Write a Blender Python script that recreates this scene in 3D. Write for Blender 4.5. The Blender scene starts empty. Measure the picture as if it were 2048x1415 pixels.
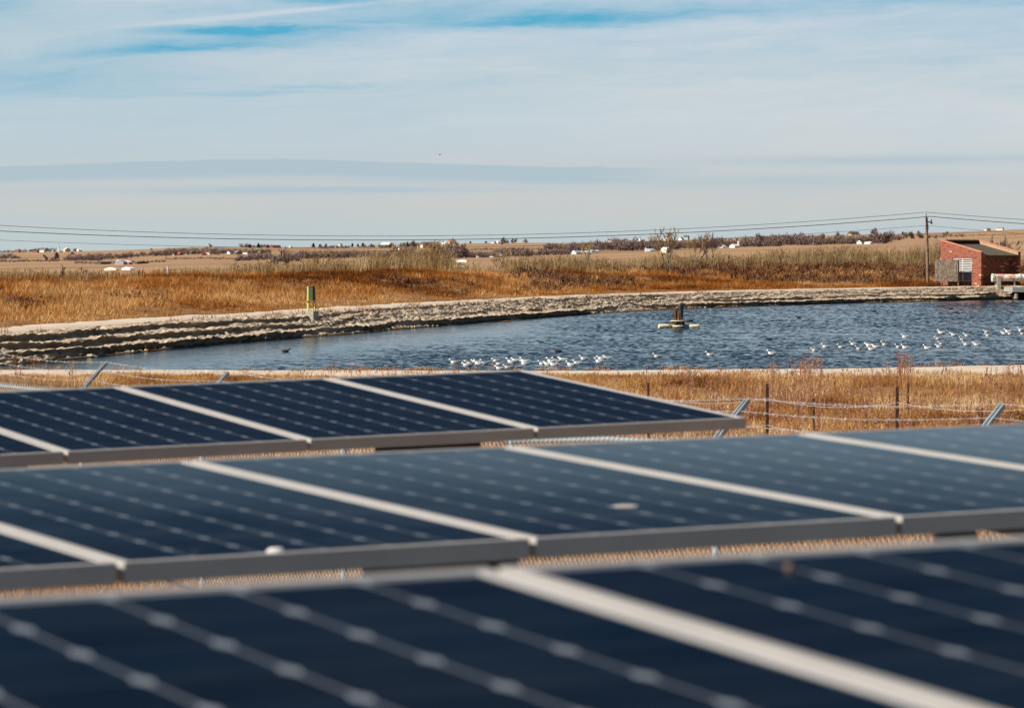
import bpy, math, random
import numpy as np
from mathutils import Matrix, Vector

# ------------------------------------------------------------------ camera, world, sun, exposure
scene = bpy.context.scene
COL = scene.collection
F = 7200.0                 # focal length in pixels of a 2048 wide picture
CU, HZ = 1024.0, 490.0     # column of the optical axis, row of the horizon
EYE = 4.4                  # eye height above the pond (z = 0 is the water)

cam_d = bpy.data.cameras.new('camera')
cam = bpy.data.objects.new('camera', cam_d)
COL.objects.link(cam)
cam_d.sensor_width = 36.0
cam_d.lens = 36.0 * F / 2048.0
cam_d.clip_start = 0.1
cam_d.clip_end = 30000
cam.location = (0, 0, EYE)
cam.rotation_euler = (math.radians(90) - math.atan((707.5 - HZ) / F), 0, 0)
cam_d.dof.use_dof = True
cam_d.dof.focus_distance = 95.0
cam_d.dof.aperture_fstop = 7.8
scene.camera = cam

SUN_AZ, SUN_EL = math.radians(-112), math.radians(37)
SUN_DIR = Vector((math.sin(SUN_AZ) * math.cos(SUN_EL), math.cos(SUN_AZ) * math.cos(SUN_EL), math.sin(SUN_EL)))
sd_ = bpy.data.lights.new('sun', 'SUN')
sd_.energy = 5.0
sd_.angle = math.radians(0.5)
sd_.color = (1.0, 0.915, 0.81)
sun = bpy.data.objects.new('sun', sd_)
COL.objects.link(sun)
sun.rotation_euler = SUN_DIR.to_track_quat('Z', 'Y').to_euler()
scene.view_settings.view_transform = 'Standard'
scene.view_settings.look = 'None'
scene.view_settings.exposure = 0.6
scene.view_settings.gamma = 1.0
scene.view_settings.use_curve_mapping = False
scene.cycles.max_bounces = 6
scene.cycles.transparent_max_bounces = 8
scene.cycles.caustics_reflective = False
scene.cycles.caustics_refractive = False


class NT:
    """small helper to write node trees"""
    def __init__(self, tree):
        self.t = tree

    def n(self, kind, **kw):
        nd = self.t.nodes.new(kind)
        for k, v in kw.items():
            setattr(nd, k, v)
        return nd

    def put(self, sock, v):
        if v is None:
            return
        if hasattr(v, 'is_output'):
            self.t.links.new(v, sock)
        else:
            sock.default_value = v

    def m(self, op, a, b=None, c=None, clamp=False):
        nd = self.n('ShaderNodeMath', operation=op, use_clamp=clamp)
        for i, v in enumerate((a, b, c)):
            if v is not None:
                self.put(nd.inputs[i], v)
        return nd.outputs[0]

    def smooth(self, v, a, b):
        nd = self.n('ShaderNodeMapRange', interpolation_type='SMOOTHSTEP')
        self.put(nd.inputs['Value'], v)
        self.put(nd.inputs['From Min'], a)
        self.put(nd.inputs['From Max'], b)
        return nd.outputs['Result']

    def lin(self, v, a, b, c=0.0, d=1.0):
        nd = self.n('ShaderNodeMapRange')
        for k, x in (('Value', v), ('From Min', a), ('From Max', b), ('To Min', c), ('To Max', d)):
            self.put(nd.inputs[k], x)
        return nd.outputs['Result']

    def mix(self, f, a, b, blend='MIX'):
        nd = self.n('ShaderNodeMix', data_type='RGBA', blend_type=blend)
        self.put(nd.inputs[0], f)
        for i, v in ((6, a), (7, b)):
            if not hasattr(v, 'is_output') and len(v) == 3:
                v = (*v, 1)
            self.put(nd.inputs[i], v)
        return nd.outputs[2]

    def xyz(self, x, y, z):
        nd = self.n('ShaderNodeCombineXYZ')
        for i, v in enumerate((x, y, z)):
            self.put(nd.inputs[i], v)
        return nd.outputs[0]

    def noise(self, vec, scale=1.0, detail=3.0, rough=0.55):
        nd = self.n('ShaderNodeTexNoise')
        if vec is not None:
            self.put(nd.inputs['Vector'], vec)
        nd.inputs['Scale'].default_value = scale
        nd.inputs['Detail'].default_value = detail
        nd.inputs['Roughness'].default_value = rough
        return nd.outputs['Fac']


# ---- sky: physical sky seen between sheets of cirrus, laid out by direction (azimuth, elevation)
world = bpy.data.worlds.new('World')
scene.world = world
world.use_nodes = True
wt = world.node_tree
wt.nodes.clear()
W = NT(wt)
sky = W.n('ShaderNodeTexSky', sky_type='NISHITA')
sky.sun_disc = False
sky.sun_elevation = SUN_EL
sky.sun_rotation = SUN_AZ
sky.altitude = 1500
sky.air_density = 1.0
sky.dust_density = 0.6
tc = W.n('ShaderNodeTexCoord')
sp = W.n('ShaderNodeSeparateXYZ')
wt.links.new(tc.outputs['Generated'], sp.inputs[0])
az = W.m('MULTIPLY', W.m('ARCTAN2', sp.outputs[0], sp.outputs[1]), F)
el = W.m('MULTIPLY', W.m('ARCSINE', sp.outputs[2]), F)
warp = W.noise(W.xyz(W.m('MULTIPLY', az, 1 / 330), W.m('MULTIPLY', el, 1 / 42), 3.3), 1.0, 5, 0.6)
warp2 = W.noise(W.xyz(W.m('MULTIPLY', az, 1 / 75), W.m('MULTIPLY', el, 1 / 16), 9.1), 1.0, 4, 0.6)
elw = W.m('ADD', el, W.m('ADD', W.m('MULTIPLY', W.m('SUBTRACT', warp, 0.5), 46), W.m('MULTIPLY', W.m('SUBTRACT', warp2, 0.5), 9)))


def streak(u, y, hl, th, slope, amp, src=None):
    """soft lens of clear sky centred on column u, row y of the picture's direction grid"""
    U, V = u - CU, HZ - y
    du = W.m('DIVIDE', W.m('SUBTRACT', az, U), hl)
    dv = W.m('SUBTRACT', W.m('SUBTRACT', src or elw, V), W.m('MULTIPLY', W.m('SUBTRACT', az, U), slope))
    dv = W.m('DIVIDE', dv, th)
    r = W.m('ADD', W.m('MULTIPLY', du, du), W.m('MULTIPLY', dv, dv))
    return W.m('MULTIPLY', W.m('EXPONENT', W.m('MULTIPLY', r, -1.0)), amp)


gap = None
for a in ((480, 64, 190, 9, .0, .85), (300, 104, 170, 10, .07, .75), (420, 92, 260, 20, .03, .35), (1090, 46, 400, 12, .032, .5), (1300, 28, 420, 14, .02, .35),
          (640, 170, 120, 3.5, .0, .3), (500, 186, 220, 6, .03, .16), (60, 165, 260, 32, .0, .3), (660, 0, 140, 12, .0, .5),
          (900, 30, 500, 34, .0, .3), (1700, 4, 420, 16, .0, .4), (10, 8, 60, 20, 0, .35), (1950, 90, 300, 60, .0, .10)):
    s = streak(*a)
    gap = s if gap is None else W.m('ADD', gap, s)
els = W.m('SUBTRACT', W.m('ADD', el, W.m('MULTIPLY', W.m('SUBTRACT', warp, 0.5), 70)), W.m('MULTIPLY', az, .06))
fine = W.noise(W.xyz(W.m('MULTIPLY', az, 1 / 380), W.m('MULTIPLY', els, 1 / 40), 7.7), 1.0, 7, 0.66)
gap = W.m('MULTIPLY', gap, W.lin(fine, .3, .7, .65, 1.25))
gap = W.m('ADD', gap, W.m('MULTIPLY', W.smooth(el, 120, 420), W.lin(fine, .38, .68, 0.0, .26)))
# contrail
gap = W.m('SUBTRACT', gap, streak(530, 31, 240, 4.5, .1, .55, el), clamp=True)
# everything higher than the photograph shows thins out to open sky
high = W.smooth(el, 600, 1150)
hi_n = W.noise(W.xyz(W.m('MULTIPLY', az, 1 / 2600), W.m('MULTIPLY', el, 1 / 900), 1.0), 1.0, 4, 0.6)
gap = W.m('MAXIMUM', gap, W.m('MULTIPLY', high, W.lin(hi_n, .35, .75, 1.0, .97)), clamp=True)
k = 10.0 / (2 ** 0.6)
blue = W.mix(W.smooth(el, 420, 1200), (.10 * k, .42 * k, .62 * k), (.004 * k, .021 * k, .060 * k))
blue = W.mix(W.smooth(el, 1800, 5500), blue, W.mix(1.0, sky.outputs[0], (.42, .42, .42), 'MULTIPLY'))
cl_lo = W.mix(W.smooth(el, 0, 90), (.52 * k, .60 * k, .615 * k), (.585 * k, .60 * k, .585 * k))
cl_mid = W.mix(W.smooth(az, -900, 700), (.52 * k, .63 * k, .69 * k), (.63 * k, .68 * k, .70 * k))
cl = W.mix(W.smooth(el, 60, 260), cl_lo, cl_mid)
cl = W.mix(W.m('MULTIPLY', W.smooth(el, 300, 480), W.smooth(az, -1100, -300)), cl, (.58 * k, .67 * k, .75 * k))
tone = W.noise(W.xyz(W.m('MULTIPLY', az, 1 / 620), W.m('MULTIPLY', els, 1 / 120), 5.0), 1.0, 6, 0.6)
cl = W.mix(W.lin(tone, .35, .65, 0, .26), cl, (.44 * k, .55 * k, .64 * k))
# the slate layer low over the plains: crisp upper edge, ragged lower edge
e2 = W.m('ADD', el, W.m('ADD', W.m('MULTIPLY', W.m('SUBTRACT', warp2, 0.5), 9), W.m('MULTIPLY', W.m('SUBTRACT', warp, 0.5), 12)))
arc = W.m('MULTIPLY', W.m('MINIMUM', W.m('POWER', W.m('ABSOLUTE', W.m('DIVIDE', W.m('ADD', az, 500), 540)), 1.6), 1.0), -15)
top = W.m('ADD', 170.0, arc)
b1 = W.m('MULTIPLY', W.smooth(e2, W.m('ADD', top, 1.5), W.m('SUBTRACT', top, 2.5)), W.smooth(e2, W.m('SUBTRACT', top, 42), W.m('SUBTRACT', top, 25)))
b1 = W.m('MULTIPLY', b1, W.smooth(az, 480, 120))
b2 = streak(620, 381, 430, 8, .004, 1.0, e2)
b3 = W.m('MAXIMUM', W.m('MULTIPLY', streak(1780, 322, 420, 11, .008, 1.0, e2), .75), W.m('MULTIPLY', streak(1560, 362, 420, 13, .01, 1.0, e2), .6))
b4 = streak(160, 440, 260, 10, -.0, .25, e2)
b5 = streak(900, 352, 380, 18, -.02, .8, e2)
slate = W.m('MAXIMUM', W.m('MAXIMUM', b1, b5), W.m('MAXIMUM', b2, W.m('MAXIMUM', b3, b4)))
cl = W.mix(W.m('MULTIPLY', slate, .92), cl, (.43 * k, .545 * k, .61 * k))
final = W.mix(gap, cl, blue)
bg = W.n('ShaderNodeBackground')
wt.links.new(final, bg.inputs[0])
bg.inputs[1].default_value = 0.1
wo = W.n('ShaderNodeOutputWorld')
wt.links.new(bg.outputs[0], wo.inputs[0])

# ------------------------------------------------------------------ helpers
rng = np.random.default_rng(11)
random.seed(11)


def tag(o, label=None, cat=None, group=None, kind=None):
    if label: o['label'] = label
    if cat: o['category'] = cat
    if group: o['group'] = group
    if kind: o['kind'] = kind
    return o


def empty(name, loc, rz=0.0, mat=None):
    o = bpy.data.objects.new(name, None)
    o.empty_display_size = 0.2
    COL.objects.link(o)
    if mat is not None:
        o.matrix_world = mat
    else:
        o.location = loc
        o.rotation_euler = (0, 0, rz)
    return o


class MB:
    """collects simple shapes and links them as ONE mesh object"""
    def __init__(self):
        self.v, self.f, self.sm = [], [], []

    def add(self, vs, fs, smooth=False):
        b = len(self.v)
        self.v += [tuple(p) for p in vs]
        self.f += [tuple(i + b for i in f) for f in fs]
        self.sm += [smooth] * len(fs)
        return self

    def box(self, x0, x1, y0, y1, z0, z1, M=None):
        vs = [Vector((x, y, z)) for z in (z0, z1) for y in (y0, y1) for x in (x0, x1)]
        if M is not None: vs = [M @ p for p in vs]
        return self.add(vs, [(0, 2, 3, 1), (4, 5, 7, 6), (0, 1, 5, 4), (2, 6, 7, 3), (0, 4, 6, 2), (1, 3, 7, 5)])

    def tube(self, pts, r, n=8, cap=True):
        pts = [Vector(p) for p in pts]
        rs = r if hasattr(r, '__len__') else [r] * len(pts)
        vs, fs = [], []
        ref = None
        for i, p in enumerate(pts):
            d = (pts[min(i + 1, len(pts) - 1)] - pts[max(i - 1, 0)]).normalized()
            if ref is None:
                ref = Vector((0, 0, 1)) if abs(d.z) < .9 else Vector((1, 0, 0))
            a = d.cross(ref).normalized()
            b = d.cross(a)
            for j in range(n):
                t = 2 * math.pi * j / n
                vs.append(p + (a * math.cos(t) + b * math.sin(t)) * rs[i])
        for i in range(len(pts) - 1):
            for j in range(n):
                k = (j + 1) % n
                fs.append((i * n + j, i * n + k, (i + 1) * n + k, (i + 1) * n + j))
        self.add(vs, fs, n > 4)
        if cap:
            m = len(vs)
            self.add(vs[:n], [tuple(range(n))[::-1]])
            self.add(vs[m - n:], [tuple(range(n))])
        return self

    def poly(self, pts2, z0, z1, M=None):
        """prism over a polygon in x, y"""
        n = len(pts2)
        vs = [Vector((x, y, z0)) for x, y in pts2] + [Vector((x, y, z1)) for x, y in pts2]
        if M is not None: vs = [M @ p for p in vs]
        fs = [tuple(range(n))[::-1], tuple(range(n, 2 * n))]
        fs += [(i, (i + 1) % n, n + (i + 1) % n, n + i) for i in range(n)]
        return self.add(vs, fs)

    def build(self, name, mat, parent=None, bevel=0):
        me = bpy.data.meshes.new(name)
        me.from_pydata(self.v, [], self.f)
        me.polygons.foreach_set('use_smooth', self.sm)
        me.materials.append(mat)
        me.update()
        o = bpy.data.objects.new(name, me)
        COL.objects.link(o)
        if parent is not None: o.parent = parent
        if bevel:
            bm_ = o.modifiers.new('bevel', 'BEVEL')
            bm_.width = bevel
            bm_.segments = 2
            bm_.limit_method = 'ANGLE'
        return o


def tris_obj(name, V, T, mat, tint=None, parent=None, smooth=False):
    """big triangle (or quad) mesh from numpy arrays"""
    V = np.asarray(V, np.float32)
    T = np.asarray(T, np.int32)
    n = T.shape[1]
    me = bpy.data.meshes.new(name)
    me.vertices.add(len(V))
    me.vertices.foreach_set('co', V.ravel())
    me.loops.add(T.size)
    me.loops.foreach_set('vertex_index', T.ravel())
    me.polygons.add(len(T))
    me.polygons.foreach_set('loop_start', np.arange(0, T.size, n, dtype=np.int32))
    me.polygons.foreach_set('loop_total', np.full(len(T), n, np.int32))
    me.polygons.foreach_set('use_smooth', np.full(len(T), smooth))
    me.update(calc_edges=True)
    me.validate()
    if tint is not None:
        at = me.attributes.new('tint', 'FLOAT', 'POINT')
        at.data.foreach_set('value', np.asarray(tint, np.float32))
    me.materials.append(mat)
    o = bpy.data.objects.new(name, me)
    COL.objects.link(o)
    if parent is not None: o.parent = parent
    return o


def copy_tree(o, parent=None):
    c = o.copy()
    COL.objects.link(c)
    if parent is not None: c.parent = parent
    for ch in list(o.children):
        copy_tree(ch, c)
    return c


# ---- value noise in numpy
_perm = np.random.default_rng(5).random(65536).astype(np.float64)


def vnoise(x, y, seed=0):
    xi, yi = np.floor(x).astype(np.int64), np.floor(y).astype(np.int64)
    fx, fy = x - xi, y - yi
    fx, fy = fx * fx * (3 - 2 * fx), fy * fy * (3 - 2 * fy)
    h = lambda a, b: _perm[(a * 73856093 ^ b * 19349663 ^ seed * 83492791) & 65535]
    a = h(xi, yi) * (1 - fx) + h(xi + 1, yi) * fx
    b = h(xi, yi + 1) * (1 - fx) + h(xi + 1, yi + 1) * fx
    return a * (1 - fy) + b * fy


def fbm(x, y, oct=4, seed=0):
    s, a, tot = 0, 1.0, 0
    for i in range(oct):
        s = s + a * vnoise(x * 2 ** i, y * 2 ** i, seed + i * 7)
        tot += a
        a *= .5
    return s / tot


def sstep(v, a, b):
    t = np.clip((v - a) / (b - a), 0, 1)
    return t * t * (3 - 2 * t)


# ------------------------------------------------------------------ materials
MAT = {}


def pbr(name, col, rough=.8, metal=0.0, var=None, scale=8.0, bump=0.0, spec=None):
    m = bpy.data.materials.new(name)
    m.use_nodes = True
    N = NT(m.node_tree)
    p = m.node_tree.nodes['Principled BSDF']
    p.inputs['Roughness'].default_value = rough
    p.inputs['Metallic'].default_value = metal
    if spec is not None: p.inputs['Specular IOR Level'].default_value = spec
    tcn = N.n('ShaderNodeTexCoord')
    if var is not None:
        f = N.noise(tcn.outputs['Object'], scale, 5, .6)
        c = N.mix(N.smooth(f, .35, .65), col, var)
        N.put(p.inputs['Base Color'], c)
    else:
        f = N.noise(tcn.outputs['Object'], scale, 4, .6)
        c = N.mix(N.lin(f, .3, .7, 0, .35), col, tuple(x * .75 for x in col))
        N.put(p.inputs['Base Color'], c)
    if bump:
        b = N.n('ShaderNodeBump')
        b.inputs['Strength'].default_value = bump
        b.inputs['Distance'].default_value = .02
        N.put(b.inputs['Height'], N.noise(tcn.outputs['Object'], scale * 4, 4, .6))
        N.put(p.inputs['Normal'], b.outputs[0])
    MAT[name] = m
    return m


pbr('frame_aluminium', (.63, .605, .575), .40, .35, (.57, .545, .515), 3)
pbr('galvanised', (.36, .44, .49), .45, .35, (.42, .50, .54), 12)
pbr('wire_galvanised', (.62, .62, .61), .45, .2)
pbr('fabric_galvanised', (.25, .245, .235), .5, .3)
pbr('rack_dark', (.045, .042, .04), .6, .3)
pbr('concrete', (.36, .34, .30), .9, 0, (.27, .255, .225), 6, .3)
pbr('pale_concrete', (.52, .46, .38), .9, 0, (.42, .36, .29), 1.2, .3)
pbr('box_green', (.050, .058, .018), .5, .1, (.035, .042, .015), 6)
pbr('post_yellow', (.55, .50, .12), .5, 0, (.42, .38, .10), 6)
pbr('black_cable', (.012, .012, .012), .6)
pbr('rust', (.16, .075, .03), .85, .2, (.07, .04, .025), 9, .4)
pbr('rust_pale', (.36, .24, .11), .85, .1, (.2, .11, .05), 9, .3)
pbr('motor_teal', (.035, .075, .085), .5, .3, (.02, .035, .035), 5)
pbr('float_cream', (.72, .64, .45), .6, 0, (.58, .5, .33), 5)
pbr('gull_white', (.80, .79, .76), .8, 0, (.74, .73, .70), 12)
pbr('gull_grey', (.30, .31, .33), .8)
pbr('gull_black', (.02, .02, .02), .8)
pbr('bill_yellow', (.6, .4, .06), .6)
pbr('duck_dark', (.018, .014, .012), .8)
pbr('pole_wood', (.24, .17, .11), .9, 0, (.13, .09, .06), 4, .4)
pbr('board_wood', (.19, .15, .115), .9, 0, (.075, .055, .04), 3.5, .5)
pbr('louver_grey', (.62, .62, .60), .5, .2)
pbr('shaded_inside', (.02, .017, .015), .9)  # near-black colour standing in for shade in recesses
pbr('shingle', (.060, .052, .030), .95, 0, (.10, .085, .045), 5, .6)
pbr('coping', (.55, .25, .14), .8, 0, (.45, .19, .10), 3)
pbr('parapet_tan', (.42, .31, .19), .85, 0, (.34, .25, .15), 3)
pbr('pipe_paint', (.80, .77, .66), .5, 0, (.70, .66, .55), 3)
pbr('flange_teal', (.50, .60, .53), .5, .1)
pbr('tpost_rust', (.035, .018, .012), .8, .2, (.10, .035, .018), 9)
pbr('lime', (.42, .75, .04), .5)
pbr('dropping', (.78, .77, .73), .8)
pbr('dropping_grey', (.42, .39, .36), .8)
pbr('dropping_brown', (.16, .09, .07), .8)
pbr('house_white', (.78, .77, .74), .8)
pbr('house_cream', (.66, .55, .38), .8)
pbr('house_blue', (.36, .46, .52), .8)
pbr('house_dark', (.07, .065, .07), .8)
pbr('house_red', (.40, .075, .045), .8)
pbr('house_green', (.08, .16, .15), .8)
pbr('roof_grey', (.24, .24, .26), .7)
pbr('roof_pale', (.68, .70, .70), .5)
pbr('roof_red', (.42, .12, .07), .7)
pbr('roof_brown', (.10, .075, .06), .8)
pbr('roof_aqua', (.40, .56, .60), .6)
pbr('window_dark', (.03, .035, .045), .2)
pbr('bark', (.20, .165, .12), .9, 0, (.11, .09, .07), 3)
pbr('bark_dark', (.06, .045, .035), .9)
pbr('power_wire', (.05, .05, .05), .6)
pbr('stone', (.40, .33, .24), .9, 0, (.24, .19, .135), 2.5, .5)
pbr('log_red', (.15, .055, .03), .8)


def plant_mat(name, ramp, transl=.35, rough=.9):
    """ramp: list of (pos, colour) driven by the blade's own tint"""
    m = bpy.data.materials.new(name)
    m.use_nodes = True
    t = m.node_tree
    t.nodes.clear()
    N = NT(t)
    at = N.n('ShaderNodeAttribute', attribute_name='tint')
    cr = N.n('ShaderNodeValToRGB')
    els = cr.color_ramp.elements
    while len(els) < len(ramp): els.new(.5)
    for e, (p, c) in zip(els, ramp):
        e.position = p
        e.color = (*c, 1)
    t.links.new(at.outputs['Fac'], cr.inputs[0])
    d = N.n('ShaderNodeBsdfDiffuse')
    tr = N.n('ShaderNodeBsdfTranslucent')
    t.links.new(cr.outputs[0], d.inputs[0])
    t.links.new(cr.outputs[0], tr.inputs[0])
    mx = N.n('ShaderNodeMixShader')
    mx.inputs[0].default_value = transl
    t.links.new(d.outputs[0], mx.inputs[1])
    t.links.new(tr.outputs[0], mx.inputs[2])
    o = N.n('ShaderNodeOutputMaterial')
    t.links.new(mx.outputs[0], o.inputs[0])
    MAT[name] = m
    return m


plant_mat('grass_far', [(0, (.06, .020, .008)), (.3, (.23, .080, .018)), (.55, (.40, .155, .034)), (.8, (.52, .25, .07)), (1, (.68, .44, .20))], .40)
plant_mat('grass_near', [(0, (.08, .035, .012)), (.3, (.28, .13, .04)), (.6, (.50, .27, .095)), (.85, (.62, .39, .17)), (1, (.75, .58, .34))], .4)
plant_mat('weed_red', [(0, (.22, .10, .06)), (.5, (.42, .20, .12)), (1, (.56, .34, .22))], .35)
plant_mat('brush', [(0, (.035, .018, .012)), (.4, (.115, .058, .033)), (.75, (.21, .115, .072)), (1, (.36, .17, .065))], .2)
plant_mat('willow', [(0, (.08, .05, .025)), (.35, (.30, .20, .085)), (.7, (.52, .38, .18)), (1, (.74, .60, .38))], .3)
plant_mat('bare_twig', [(0, (.07, .052, .055)), (.5, (.17, .125, .12)), (1, (.32, .24, .20))], .2)
plant_mat('evergreen', [(0, (.010, .014, .012)), (.6, (.025, .032, .022)), (1, (.05, .055, .035))], .1)

# solar glass: pseudo-square cells, pale gaps and corner diamonds
m = bpy.data.materials.new('solar_glass')
m.use_nodes = True
N = NT(m.node_tree)
p = m.node_tree.nodes['Principled BSDF']
tcn = N.n('ShaderNodeTexCoord')
sx = N.n('ShaderNodeSeparateXYZ')
m.node_tree.links.new(tcn.outputs['Object'], sx.inputs[0])
CELL = .158
cx = N.m('DIVIDE', N.m('SUBTRACT', sx.outputs[0], .023), CELL)
cy = N.m('DIVIDE', N.m('SUBTRACT', sx.outputs[1], .030), CELL)
fx = N.m('MULTIPLY', N.m('ABSOLUTE', N.m('SUBTRACT', N.m('FRACT', cx), .5)), CELL)
fy = N.m('MULTIPLY', N.m('ABSOLUTE', N.m('SUBTRACT', N.m('FRACT', cy), .5)), CELL)
dx = N.m('SUBTRACT', CELL / 2, fx)
dy = N.m('SUBTRACT', CELL / 2, fy)
gapx = N.m('LESS_THAN', dx, .0034)
gapy = N.m('LESS_THAN', dy, .0010)
corner = N.m('LESS_THAN', N.m('ADD', N.m('MULTIPLY', dx, 1.45), N.m('MULTIPLY', dy, .5)), .0165)
corner = N.m('MULTIPLY', corner, N.m('MULTIPLY', N.m('GREATER_THAN', cx, .5), N.m('LESS_THAN', cx, 5.5)))
# outside the cell field: white backsheet margin
inx = N.m('MULTIPLY', N.m('GREATER_THAN', cx, 0.0), N.m('LESS_THAN', cx, 6.0))
iny = N.m('MULTIPLY', N.m('GREATER_THAN', cy, 0.0), N.m('LESS_THAN', cy, 12.0))
outm = N.m('SUBTRACT', 1.0, N.m('MULTIPLY', inx, iny))
# copper-back cells: fine dark ribs across the cell and a different blue for every cell
idn = N.n('ShaderNodeTexWhiteNoise', noise_dimensions='3D')
N.put(idn.inputs['Vector'], N.xyz(N.m('FLOOR', cx), N.m('FLOOR', cy), 0.5))
rib = N.m('GREATER_THAN', N.m('ABSOLUTE', N.m('SUBTRACT', N.m('FRACT', N.m('MULTIPLY', cy, 3.0)), .5)), .46)
cell = N.mix(N.lin(idn.outputs['Value'], 0, 1, 0, 1), (.0015, .004, .007), (.003, .009, .016))
cell = N.mix(N.m('MULTIPLY', rib, .10), cell, (.03, .045, .06))
white = N.m('MAXIMUM', corner, outm)
colr = N.mix(N.m('MULTIPLY', gapy, .25), cell, (.30, .33, .36))
colr = N.mix(gapx, colr, (.15, .17, .195))
colr = N.mix(white, colr, (.27, .305, .345))
dust = N.noise(tcn.outputs['Object'], 2.3, 6, .65)
colr = N.mix(N.lin(dust, .35, .75, .0, .025), colr, (.35, .33, .30))
N.put(p.inputs['Base Color'], colr)
p.inputs['Roughness'].default_value = .10
p.inputs['IOR'].default_value = 1.33
N.put(p.inputs['Roughness'], N.lin(dust, .3, .7, .035, .09))
MAT['solar_glass'] = m

# brick
m = bpy.data.materials.new('brick')
m.use_nodes = True
N = NT(m.node_tree)
p = m.node_tree.nodes['Principled BSDF']
tcn = N.n('ShaderNodeTexCoord')
sx = N.n('ShaderNodeSeparateXYZ')
m.node_tree.links.new(tcn.outputs['Object'], sx.inputs[0])
hv = N.xyz(N.m('ADD', sx.outputs[0], sx.outputs[1]), sx.outputs[2], 0.0)
br = N.n('ShaderNodeTexBrick')
N.put(br.inputs['Vector'], hv)
br.inputs['Scale'].default_value = 1.0
br.inputs['Brick Width'].default_value = .26
br.inputs['Row Height'].default_value = .088
br.inputs['Mortar Size'].default_value = .008
br.inputs['Color1'].default_value = (.30, .080, .038, 1)
br.inputs['Color2'].default_value = (.17, .042, .026, 1)
br.inputs['Mortar'].default_value = (.26, .15, .11, 1)
fl = N.n('ShaderNodeTexWhiteNoise', noise_dimensions='2D')
N.put(fl.inputs['Vector'], N.xyz(N.m('FLOOR', N.m('DIVIDE', N.m('ADD', sx.outputs[0], sx.outputs[1]), .26)), N.m('FLOOR', N.m('DIVIDE', sx.outputs[2], .088)), 0.0))
c1 = N.mix(N.m('GREATER_THAN', fl.outputs['Value'], .97), br.outputs['Color'], (.58, .42, .33))
c1 = N.mix(N.m('LESS_THAN', fl.outputs['Value'], .05), c1, (.10, .035, .025))
N.put(p.inputs['Base Color'], c1)
p.inputs['Roughness'].default_value = .9
MAT['brick'] = m

# patchy painted pipe: white with worn red blotches
m = bpy.data.materials.new('pipe_worn')
m.use_nodes = True
N = NT(m.node_tree)
p = m.node_tree.nodes['Principled BSDF']
tcn = N.n('ShaderNodeTexCoord')
f = N.noise(tcn.outputs['Object'], 2.0, 5, .65)
f2 = N.noise(tcn.outputs['Object'], 14, 4, .65)
c1 = N.mix(N.m('MULTIPLY', N.smooth(f, .50, .56), N.lin(f2, .3, .6, .3, .9)), (.80, .77, .66), (.55, .12, .08))
N.put(p.inputs['Base Color'], c1)
p.inputs['Roughness'].default_value = .5
MAT['pipe_worn'] = m

# water
m = bpy.data.materials.new('pond_water')
m.use_nodes = True
N = NT(m.node_tree)
p = m.node_tree.nodes['Principled BSDF']
p.inputs['Base Color'].default_value = (.007, .032, .055, 1)
p.inputs['Roughness'].default_value = .05
p.inputs['IOR'].default_value = 1.333
geo = N.n('ShaderNodeNewGeometry')
sx = N.n('ShaderNodeSeparateXYZ')
m.node_tree.links.new(geo.outputs['Position'], sx.inputs[0])
rp = N.noise(N.xyz(N.m('MULTIPLY', sx.outputs[0], 8.0), N.m('MULTIPLY', sx.outputs[1], 5.0), 0.0), 1.0, 3, .6)
b = N.n('ShaderNodeBump')
b.inputs['Strength'].default_value = .55
b.inputs['Distance'].default_value = .03
N.put(b.inputs['Height'], rp)
N.put(p.inputs['Normal'], b.outputs[0])
MAT['pond_water'] = m

# ground
m = bpy.data.materials.new('ground')
m.use_nodes = True
N = NT(m.node_tree)
p = m.node_tree.nodes['Principled BSDF']
geo = N.n('ShaderNodeNewGeometry')
sx = N.n('ShaderNodeSeparateXYZ')
m.node_tree.links.new(geo.outputs['Position'], sx.inputs[0])
n1 = N.noise(geo.outputs['Position'], .35, 6, .65)
n2 = N.noise(geo.outputs['Position'], 4.0, 5, .65)
near = N.mix(N.smooth(n1, .35, .65), (.20, .10, .036), (.32, .18, .075))
near = N.mix(N.lin(n2, .3, .7, 0, .5), near, (.20, .12, .06))
f1 = N.noise(N.xyz(N.m('MULTIPLY', sx.outputs[0], .005), N.m('MULTIPLY', sx.outputs[1], .0036), 0.0), 1.0, 6, .62)
f2 = N.noise(N.xyz(N.m('MULTIPLY', sx.outputs[0], .03), N.m('MULTIPLY', sx.outputs[1], .006), 0.0), 1.0, 5, .65)
far = N.mix(N.smooth(f1, .40, .62), (.38, .25, .145), (.30, .185, .105))
far = N.mix(N.m('MULTIPLY', N.smooth(f1, .56, .62), .75), far, (.17, .105, .08))
far = N.mix(N.lin(f2, .3, .7, 0, .35), far, (.25, .14, .08))
near = N.mix(N.smooth(sx.outputs[1], 13.5, 11.5), near, N.mix(N.lin(n2, .3, .7), (.045, .042, .04), (.09, .085, .08)))  # ground under the array, out of view, darkened to cut bounce on frame edges
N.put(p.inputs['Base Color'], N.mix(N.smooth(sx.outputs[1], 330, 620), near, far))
p.inputs['Roughness'].default_value = 1.0
p.inputs['Specular IOR Level'].default_value = .1
MAT['ground'] = m

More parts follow.
